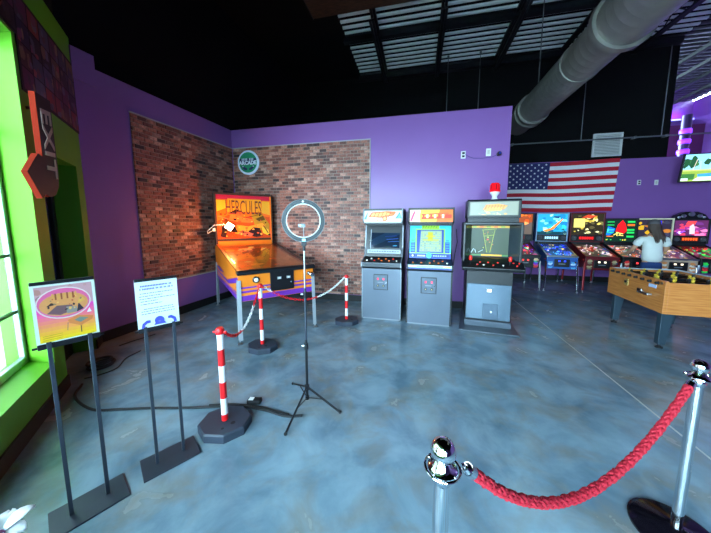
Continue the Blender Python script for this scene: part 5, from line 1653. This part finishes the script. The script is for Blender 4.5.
# ================================================================== RED AND WHITE POSTS WITH CHAIN
POSTS = [(-1.35, 1.575, 0.765), (-1.78, 2.76, 0.79), (-1.015, 3.80, 0.735)]
plabels = ['red and white striped plastic post beside the sign stands', 'red and white striped plastic post standing before the giant pinball', 'red and white striped plastic post before the brick panel near the cabinets']


def post(label, x, y, h, rot):
    t = thing('barrier_post', label, 'barrier post', (x, y, 0), rot, 'striped barrier posts')
    P = [(0.185 * math.cos(PI / 8 + k * PI / 4), 0.165 * math.sin(PI / 8 + k * PI / 4)) for k in range(8)]
    Q = [(q[0] * 0.95, q[1] * 0.95) for q in P]
    mb = MB()
    mb.add([(q[0], q[1], 0.0) for q in P] + [(q[0], q[1], 0.05) for q in P] + [(q[0], q[1], 0.062) for q in Q],
           [tuple(range(7, -1, -1)), tuple(range(16, 24))] + [(i, (i + 1) % 8, 8 + (i + 1) % 8, 8 + i) for i in range(8)] + [(8 + i, 8 + (i + 1) % 8, 16 + (i + 1) % 8, 16 + i) for i in range(8)])
    mb.build('base', M['postbase'], t)
    MB().lathe([(0.017, 0.0625), (0.013, 0.0635)], (0.075, -0.03, 0), 12).build('base_hole', M['rubber'], t)
    MB().lathe([(0.010, 0.0625), (0.008, 0.0635)], (0.03, -0.09, 0), 12).build('base_hole', M['rubber'], t)
    z = 0.06; seg = (h - 0.035 - z - 0.05) / 5
    zz = [z, z + 0.05] + [z + 0.05 + seg * (i + 1) for i in range(5)]
    for i in range(6):
        MB().cyl((0, 0, zz[i]), (0, 0, zz[i + 1]), 0.0225, n=18).build('stripe', M['red'] if i % 2 == 0 else M['white'], t, smooth=True)
    MB().lathe([(0.028, h - 0.045), (0.03, h - 0.04), (0.03, h - 0.012), (0.02, h), (0.004, h + 0.001)], (0, 0, 0), 18).build('cap', M['red'], t, smooth=True)
    for s in (-1, 1):
        MB().box(min(s * 0.025, s * 0.05), max(s * 0.025, s * 0.05), -0.008, 0.008, h - 0.04, h - 0.026).build('chain_hook', M['red'], t, bevel=0.003)
    return t


for (x, y, h), lab, r in zip(POSTS, plabels, (R(10), R(-10), R(20))):
    post(lab, x, y, h, r)


def chain(label, a, b, sag, splits, first):
    """linked plastic chain, alternating red / white runs"""
    t = thing('plastic_chain', label, 'chain', a, 0, 'plastic chains between the striped posts')
    a = Vector(a); b = Vector(b)
    pts = []
    N = 200
    for k in range(N + 1):
        f = k / N; p = a.lerp(b, f) - a
        p.z -= sag * (1 - (2 * f - 1) ** 2) * (1 + 0.55 * (0.5 - f) if b.z >= a.z else 1)
        pts.append(p)
    L = [0]
    for p, q in zip(pts, pts[1:]):
        L.append(L[-1] + (q - p).length)
    n = int(L[-1] / 0.032)
    runs = [MB() for _ in splits]
    import bisect
    for i in range(n):
        s = (i + 0.5) * L[-1] / n
        j = min(N - 1, bisect.bisect(L, s)); c = pts[j]; d = (pts[min(N, j + 1)] - pts[j - 1]).normalized()
        sd = d.cross(Vector((0, 0, 1))).normalized(); u = sd if i % 2 else sd.cross(d)
        ring = []
        for q in range(10):
            an = 2 * PI * q / 10
            ring.append(c + d * 0.021 * math.cos(an) + u * 0.0115 * math.sin(an))
        f = s / L[-1]
        k = next((q for q, e in enumerate(splits) if f <= e), len(splits) - 1)
        runs[k].tube(ring, 0.0046, 5, closed=True)
    for k, r in enumerate(runs):
        isred = (k % 2 == 0) == first
        r.build('red_links' if isred else 'white_links', M['red'] if isred else M['white'], t, smooth=True)
    return t


def ptop(i):
    x, y, h = POSTS[i]; return Vector((x, y, h - 0.035))


d01 = (ptop(1) - ptop(0)); d01.z = 0; d01.normalize()
d12 = (ptop(2) - ptop(1)); d12.z = 0; d12.normalize()
chain('red and white plastic chain linking the sign-stand post to the pinball post', ptop(0) + d01 * 0.04, ptop(1) - d01 * 0.055, 0.20, [0.42, 0.78, 1.0], True)
chain('red and white plastic chain linking the pinball post to the brick panel post', ptop(1) + d12 * 0.04, ptop(2) - d12 * 0.04, 0.24, [0.1, 0.62, 1.0], False)

# ================================================================== SIGN STANDS
def sign_stand(label, x, y, ang, z0, z1, w, art, tilt=0.0, extra=None):
    t = thing('sign_stand', label, 'sign stand', (x, y, 0), ang, None)
    MB().box(-0.15, 0.15, -0.10, 0.10, 0.0, 0.008).build('base_plate', M['stand_metal'], t, bevel=0.003)
    for s in (-1, 1):
        MB().box(s * 0.07 - 0.0085, s * 0.07 + 0.0085, -0.0085, 0.0085, 0.008, z0 + 0.02).build('post', M['stand_metal'], t, bevel=0.002)
    h = w / 2
    MB().box(-h, h, -0.006, 0.008, z0 - 0.012, z0 + 0.014).build('holder_bottom', M['dark_metal'], t, bevel=0.002)
    MB().box(-h, h, -0.004, 0.012, z1 - 0.004, z1 + 0.012).build('holder_top', M['dark_metal'], t, bevel=0.002)
    for s in (-1, 1):
        MB().cyl((s * h, 0, z0), (s * (h + 0.016), 0, z0), 0.006, n=8).build('thumb_screw', M['dark_metal'], t)
    MB().box(-h, h, 0.0, 0.005, z0 + 0.012, z1).build('sign_board', mat('white_sign_board', (214, 226, 232), 0.35), t)
    art(t, -h, z0 + 0.014, w, z1 - z0 - 0.018)
    return t


def poster_art(t, x, z, w, h):
    a = Art(61)
    a.rect(0, 0, 1, 1, (222, 232, 226)); a.rect(0.055, 0.02, 0.95, 0.965, (236, 110, 170))
    for k in range(10):
        f = k / 10; c = (252 - k, int(206 - 15 * k), int(24 + 18 * k))
        a.rect(0.055, 0.02 + 0.06 * k, 0.95, 0.08 + 0.06 * k, c)
    a.rect(0.055, 0.60, 0.95, 0.965, (206, 150, 156))
    a.spots(10, 0.08, 0.62, 0.92, 0.94, 0.03, 0.06, [(190, 130, 120), (160, 110, 120), (200, 140, 140)])
    a.ell(0.48, 0.655, 0.43, 0.275, (226, 206, 200), 26); a.ell(0.48, 0.655, 0.41, 0.255, (230, 100, 150), 26)
    a.ell(0.48, 0.63, 0.38, 0.2, (226, 150, 90), 22)
    for k in range(9):
        a.rect(0.3 + k * 0.045, 0.72, 0.325 + k * 0.045, 0.83, (150, 76, 40) if k % 2 else (226, 160, 80))
    for p, c in (([(0.12, 0.6), (0.3, 0.74), (0.4, 0.68), (0.3, 0.58)], (226, 150, 90)), ([(0.2, 0.5), (0.36, 0.62), (0.6, 0.6), (0.6, 0.5), (0.4, 0.45)], (120, 84, 90)), ([(0.5, 0.46), (0.5, 0.58), (0.66, 0.56), (0.68, 0.46)], (150, 140, 130)), ([(0.66, 0.46), (0.7, 0.62), (0.78, 0.5)], (60, 50, 60)), ([(0.2, 0.62), (0.28, 0.68), (0.36, 0.64)], (60, 40, 44)), ([(0.68, 0.6), (0.74, 0.74), (0.82, 0.66)], (230, 170, 80))):
        a.poly(p, c)
    a.spots(14, 0.18, 0.48, 0.78, 0.76, 0.012, 0.03, [(60, 44, 48), (236, 180, 100), (200, 90, 60), (150, 120, 90)])
    a.poly([(0.5, 0.34), (0.66, 0.4), (0.92, 0.34), (0.9, 0.28), (0.7, 0.2), (0.52, 0.28)], (226, 130, 70)); a.poly([(0.6, 0.32), (0.7, 0.36), (0.84, 0.32), (0.7, 0.26)], (120, 130, 120)); a.line(0.7, 0.2, 0.7, 0.08, 0.014, (90, 60, 60)); a.line(0.5, 0.3, 0.48, 0.16, 0.012, (170, 110, 110))
    a.poly([(0.82, 0.42), (0.87, 0.5), (0.9, 0.42)], (240, 236, 240))
    for k in range(3):
        a.line(0.1, 0.055 + k * 0.035, 0.4, 0.06 + k * 0.035, 0.007, (196, 150, 40))
    a.build('poster', t, (x, 0.0, z), (w, 0, 0), (0, 0, h), emit=0.0, rough=0.3, step=0.00003)


def notice_art(t, x, z, w, h):
    a = Art(62)
    a.rect(0, 0, 1, 1, (226, 236, 250))
    ink = (96, 100, 150)
    rr = random.Random(8)

    def words(x0, x1, y, hh, c):
        xx = x0
        while xx < x1:
            l_ = rr.uniform(0.03, 0.09); a.rect(xx, y, min(x1, xx + l_), y + hh, c); xx += l_ + 0.014
    for y_, x0, x1 in ((0.735, 0.10, 0.88), (0.675, 0.08, 0.62), (0.62, 0.08, 0.92), (0.565, 0.10, 0.5), (0.505, 0.10, 0.6), (0.40, 0.16, 0.86), (0.35, 0.1, 0.9), (0.295, 0.1, 0.9)):
        words(x0, x1, y_, 0.014, ink)
    for y_, x0, x1 in ((0.885, 0.12, 0.88), (0.82, 0.10, 0.90)):     # two heading lines in heavier strokes
        xx = x0
        while xx < x1 - 0.02:
            a.rect(xx, y_, xx + 0.026, y_ + 0.034, (104, 108, 176)); xx += 0.036 if rr.random() < 0.8 else 0.06
    bl = (76, 84, 226)
    a.ell(0.5, 0.12, 0.115, 0.09, bl); a.poly([(0.36, 0.03), (0.42, 0.1), (0.6, 0.1), (0.66, 0.03)], bl); a.ell(0.5, 0.1, 0.03, 0.02, (110, 116, 236))
    for m_ in (0, 1):
        P = [(0.07, 0.0), (0.1, 0.1), (0.2, 0.16), (0.29, 0.155), (0.29, 0.10), (0.21, 0.095), (0.16, 0.06), (0.15, 0.0)]
        a.poly([(p if not m_ else (1 - p[0], p[1] + 0.02)) for p in P], bl)
    a.build('notice', t, (x, 0.0, z), (w, 0, 0), (0, 0, h), rough=0.4, step=0.00003)


s_ang = math.atan2(0.89, 0.45)
sign_stand('tall thin metal sign stand holding a colourful pink and orange poster', -1.67, 0.933, s_ang, 0.915, 1.215, 0.215, poster_art)
sign_stand('tall thin metal sign stand holding a white printed notice with blue drawings', -1.51, 1.27, s_ang - R(6), 0.87, 1.165, 0.205, notice_art)

# ================================================================== RING LIGHT
RX, RY = -0.87, 1.97
t = thing('ring_light', 'unlit ring light on a thin black tripod before the giant pinball', 'ring light', (RX, RY, 0), R(20))
MB().cyl((0, 0, 0.04), (0, 0, 0.55), 0.011, n=12).build('lower_pole', M['dark_metal'], t, smooth=True)
MB().cyl((0, 0, 0.50), (0, 0, 0.98), 0.009, n=12).build('middle_pole', M['stand_metal'], t, smooth=True)
MB().cyl((0, 0, 0.93), (0, 0, 1.30), 0.0065, n=12).build('upper_pole', M['steel'], t, smooth=True)
for z in (0.50, 0.93):
    c = MB().cyl((0, 0, z - 0.03), (0, 0, z + 0.02), 0.016, n=12).build('clamp_collar', M['dark_metal'], t, smooth=True)
    MB().cyl((-0.014, 0, z), (-0.035, 0, z), 0.007, n=8).build('clamp_knob', M['steel'], c, smooth=True)
MB().cyl((0, 0, 0.115), (0, 0, 0.155), 0.02, n=12).build('leg_hub', M['dark_metal'], t, smooth=True)
MB().cyl((0, 0, 0.03), (0, 0, 0.06), 0.017, n=12).build('brace_hub', M['dark_metal'], t, smooth=True)
for (fx, fy) in ((-0.88, 1.60), (-0.565, 1.90), (-1.10, 2.17)):
    v = Vector((fx - RX, fy - RY, 0)); v = Matrix.Rotation(R(-20), 3, 'Z') @ v
    if v.length < 0.3:
        v = v.normalized() * 0.33
    lg = MB().bar((v.x * 0.04, v.y * 0.04, 0.135), (v.x, v.y, 0.012), 0.012, 0.014).build('leg', M['dark_metal'], t, bevel=0.002)
    MB().ball((v.x, v.y, 0.012), 0.012, 10, 8).build('rubber_foot', M['rubber'], lg, smooth=True)
    MB().bar((v.x * 0.04, v.y * 0.04, 0.045), (v.x * 0.5, v.y * 0.5, 0.075), 0.008, 0.004).build('brace', M['dark_metal'], lg)
zc = 1.515
MB().lathe([(0.128, -0.006), (0.128, 0.012), (0.134, 0.016), (0.158, 0.016), (0.163, 0.010), (0.163, -0.010), (0.158, -0.016), (0.134, -0.016), (0.128, -0.006)], (0, 0, zc), 48, 0, 'y').build('ring_housing', mat('dark_teal_grey_housing', (26, 35, 40), 0.5, var=0.08), t, smooth=True)
for f in list(bpy.data.objects['ring_housing'].data.polygons):
    pass
MB().torus((0, -0.012, zc), 0.1625, 0.0022, 48, 6).build('outer_rim', mat('pale_rim', (120, 134, 140), 0.3), t, smooth=True)
MB().torus((0, -0.012, zc), 0.1285, 0.0035, 48, 6).build('inner_rim', mat('white_rim', (226, 232, 232), 0.3), t, smooth=True)
MB().box(-0.02, 0.02, -0.02, 0.02, zc - 0.195, zc - 0.162).build('tilt_joint', M['dark_metal'], t, bevel=0.004)
MB().cyl((0, 0, 1.28), (0, 0, zc - 0.19), 0.012, n=12).build('mount', M['dark_metal'], t, smooth=True)
MB().box(-0.013, 0.013, -0.024, -0.016, zc - 0.158, zc - 0.138).build('indicator', mat('pale_blue_badge', (170, 220, 250), 0.4), t)
MB().ball((0, -0.014, zc + 0.148), 0.009, 10, 8).build('top_screw', M['white'], t, smooth=True)
MB().tube([(0, -0.005, zc - 0.13), (0.0, -0.02, zc - 0.09), (0.0, -0.02, zc - 0.045)], 0.004, 6).build('phone_arm', M['steel'], t, smooth=True)
ph = MB().box(-0.04, 0.015, -0.034, -0.014, zc - 0.05, zc - 0.022).build('phone_clamp', mat('grey_phone_clamp', (120, 132, 138), 0.4), t, bevel=0.004)
MB().ball((-0.02, -0.036, zc - 0.035), 0.009, 10, 8).build('clamp_knob', M['white'], ph, smooth=True)

# ring housing is a closed ring: remove the lathe's flat end discs
def strip_caps(o):
    import bmesh
    bm = bmesh.new(); bm.from_mesh(o.data)
    bmesh.ops.delete(bm, geom=[f for f in bm.faces if len(f.verts) > 8], context='FACES_ONLY')
    # close the back of the ring between first and last profile loop
    bm.to_mesh(o.data); bm.free(); o.data.update()


strip_caps(bpy.data.objects['ring_housing'])

# ================================================================== CABLES ON THE FLOOR
def cable(label, pts, r, name='power_cable'):
    P = [Vector(p) for p in pts]
    Q = [P[0] * 2 - P[1]] + P + [P[-1] * 2 - P[-2]]; D = []
    for i in range(1, len(Q) - 2):
        for k in range(8):
            u = k / 8
            D.append(0.5 * ((2 * Q[i]) + (Q[i + 1] - Q[i - 1]) * u + (2 * Q[i - 1] - 5 * Q[i] + 4 * Q[i + 1] - Q[i + 2]) * u * u + (3 * Q[i] - Q[i - 1] - 3 * Q[i + 1] + Q[i + 2]) * u ** 3))
    D.append(P[-1])
    o = MB().tube(D, r, 8).build(name, M['rubber'], smooth=True)
    return tag(o, label, 'cable')


cz = 0.011
cable('black cable across the floor from the green wall to the ring light tripod', [(-3.0, 1.72, cz), (-2.84, 1.57, cz), (-2.52, 1.485, cz), (-2.3, 1.535, cz), (-2.08, 1.60, cz), (-1.85, 1.655, cz), (-1.62, 1.72, cz), (-1.40, 1.785, cz), (-1.16, 1.79, cz), (-0.97, 1.765, cz), (-0.84, 1.80, cz)], 0.010)
cable('second black cable lying against the first from post to tripod', [(-1.64, 1.745, cz * 0.7), (-1.45, 1.80, cz * 0.7), (-1.25, 1.82, cz * 0.7), (-1.1, 1.81, cz * 0.7), (-0.95, 1.79, cz * 0.7)], 0.0075)
cable('thin black cable curving over the floor toward the purple wall', [(-3.1, 1.8, 0.007), (-3.03, 1.88, 0.007), (-3.0, 2.02, 0.007), (-3.12, 2.2, 0.007), (-3.14, 2.38, 0.007)], 0.006)
cable('short dark cable beside the baseboard of the purple wall', [(-3.52, 2.42, 0.007), (-3.5, 2.55, 0.007), (-3.46, 2.66, 0.007), (-3.42, 2.8, 0.007)], 0.006)
t = thing('power_adapter', 'small black power adapter with white label on the floor cable', 'adapter', (-1.30, 1.865, 0), R(10))
MB().box(-0.055, 0.055, -0.028, 0.028, 0.0, 0.035).build('housing', M['rubber'], t, bevel=0.006)
MB().box(-0.045, -0.005, -0.02, 0.02, 0.035, 0.036).build('rating_label', M['white'], t)
t = thing('cable_bundle', 'dark heap of coiled cable on the floor beside the green pier', 'cable', (-3.22, 2.02, 0))
for k, (r, z, ox) in enumerate(((0.10, 0.012, 0), (0.085, 0.03, 0.02), (0.095, 0.048, -0.015), (0.07, 0.062, 0.01))):
    MB().torus((ox, 0.02 * (k % 2), z), r, 0.011, 28, 6, 0, 'z').build('coil', M['rubber'], t, smooth=True)

# ================================================================== WHITE BLOOM BY THE WINDOW
fl = thing('potted_flower', 'white flower in a dark pot by the green window wall', 'flower', (-1.40, 0.495, 0))
MB().lathe([(0.07, 0.0), (0.09, 0.16), (0.1, 0.165), (0.1, 0.18), (0.085, 0.18), (0.08, 0.15)], (0, 0, 0), 20).build('pot', mat('dark_pot', (40, 40, 46), 0.5), fl, smooth=True)
MB().tube([(0, 0, 0.14), (0.01, 0.01, 0.28), (-0.0, 0.03, 0.40)], 0.005, 6).build('stem', mat('green_stem', (60, 110, 50), 0.5), fl, smooth=True)
mpet = mat('white_petal', (224, 230, 236), 0.5, var=0.08)
for k in range(6):
    a = k * PI / 3 + 0.3
    mb = MB(); vs = []; fs = []
    for i in range(6):
        f = i / 5; wd = 0.028 * math.sin(PI * (0.12 + 0.83 * f)); r = 0.012 + 0.075 * f; z = 0.41 + 0.05 * f * (1.3 - f) + 0.01 * (k % 2)
        for j in (-1, 0, 1):
            px = r * math.cos(a) - j * wd * math.sin(a); py = r * math.sin(a) + j * wd * math.cos(a)
            vs.append((px, py + 0.03, z + (0.008 if j else 0)))
    for i in range(5):
        for j in range(2):
            fs.append((i * 3 + j, i * 3 + 3 + j, i * 3 + 4 + j, i * 3 + 1 + j))
    o = mb.add(vs, fs).build('petal', mpet, fl, smooth=True)
    md = o.modifiers.new('solid', 'SOLIDIFY'); md.thickness = 0.002
MB().ball((0, 0.03, 0.415), 0.014, 10, 8).build('flower_centre', mat('plum_centre', (130, 60, 110), 0.6), fl, smooth=True)
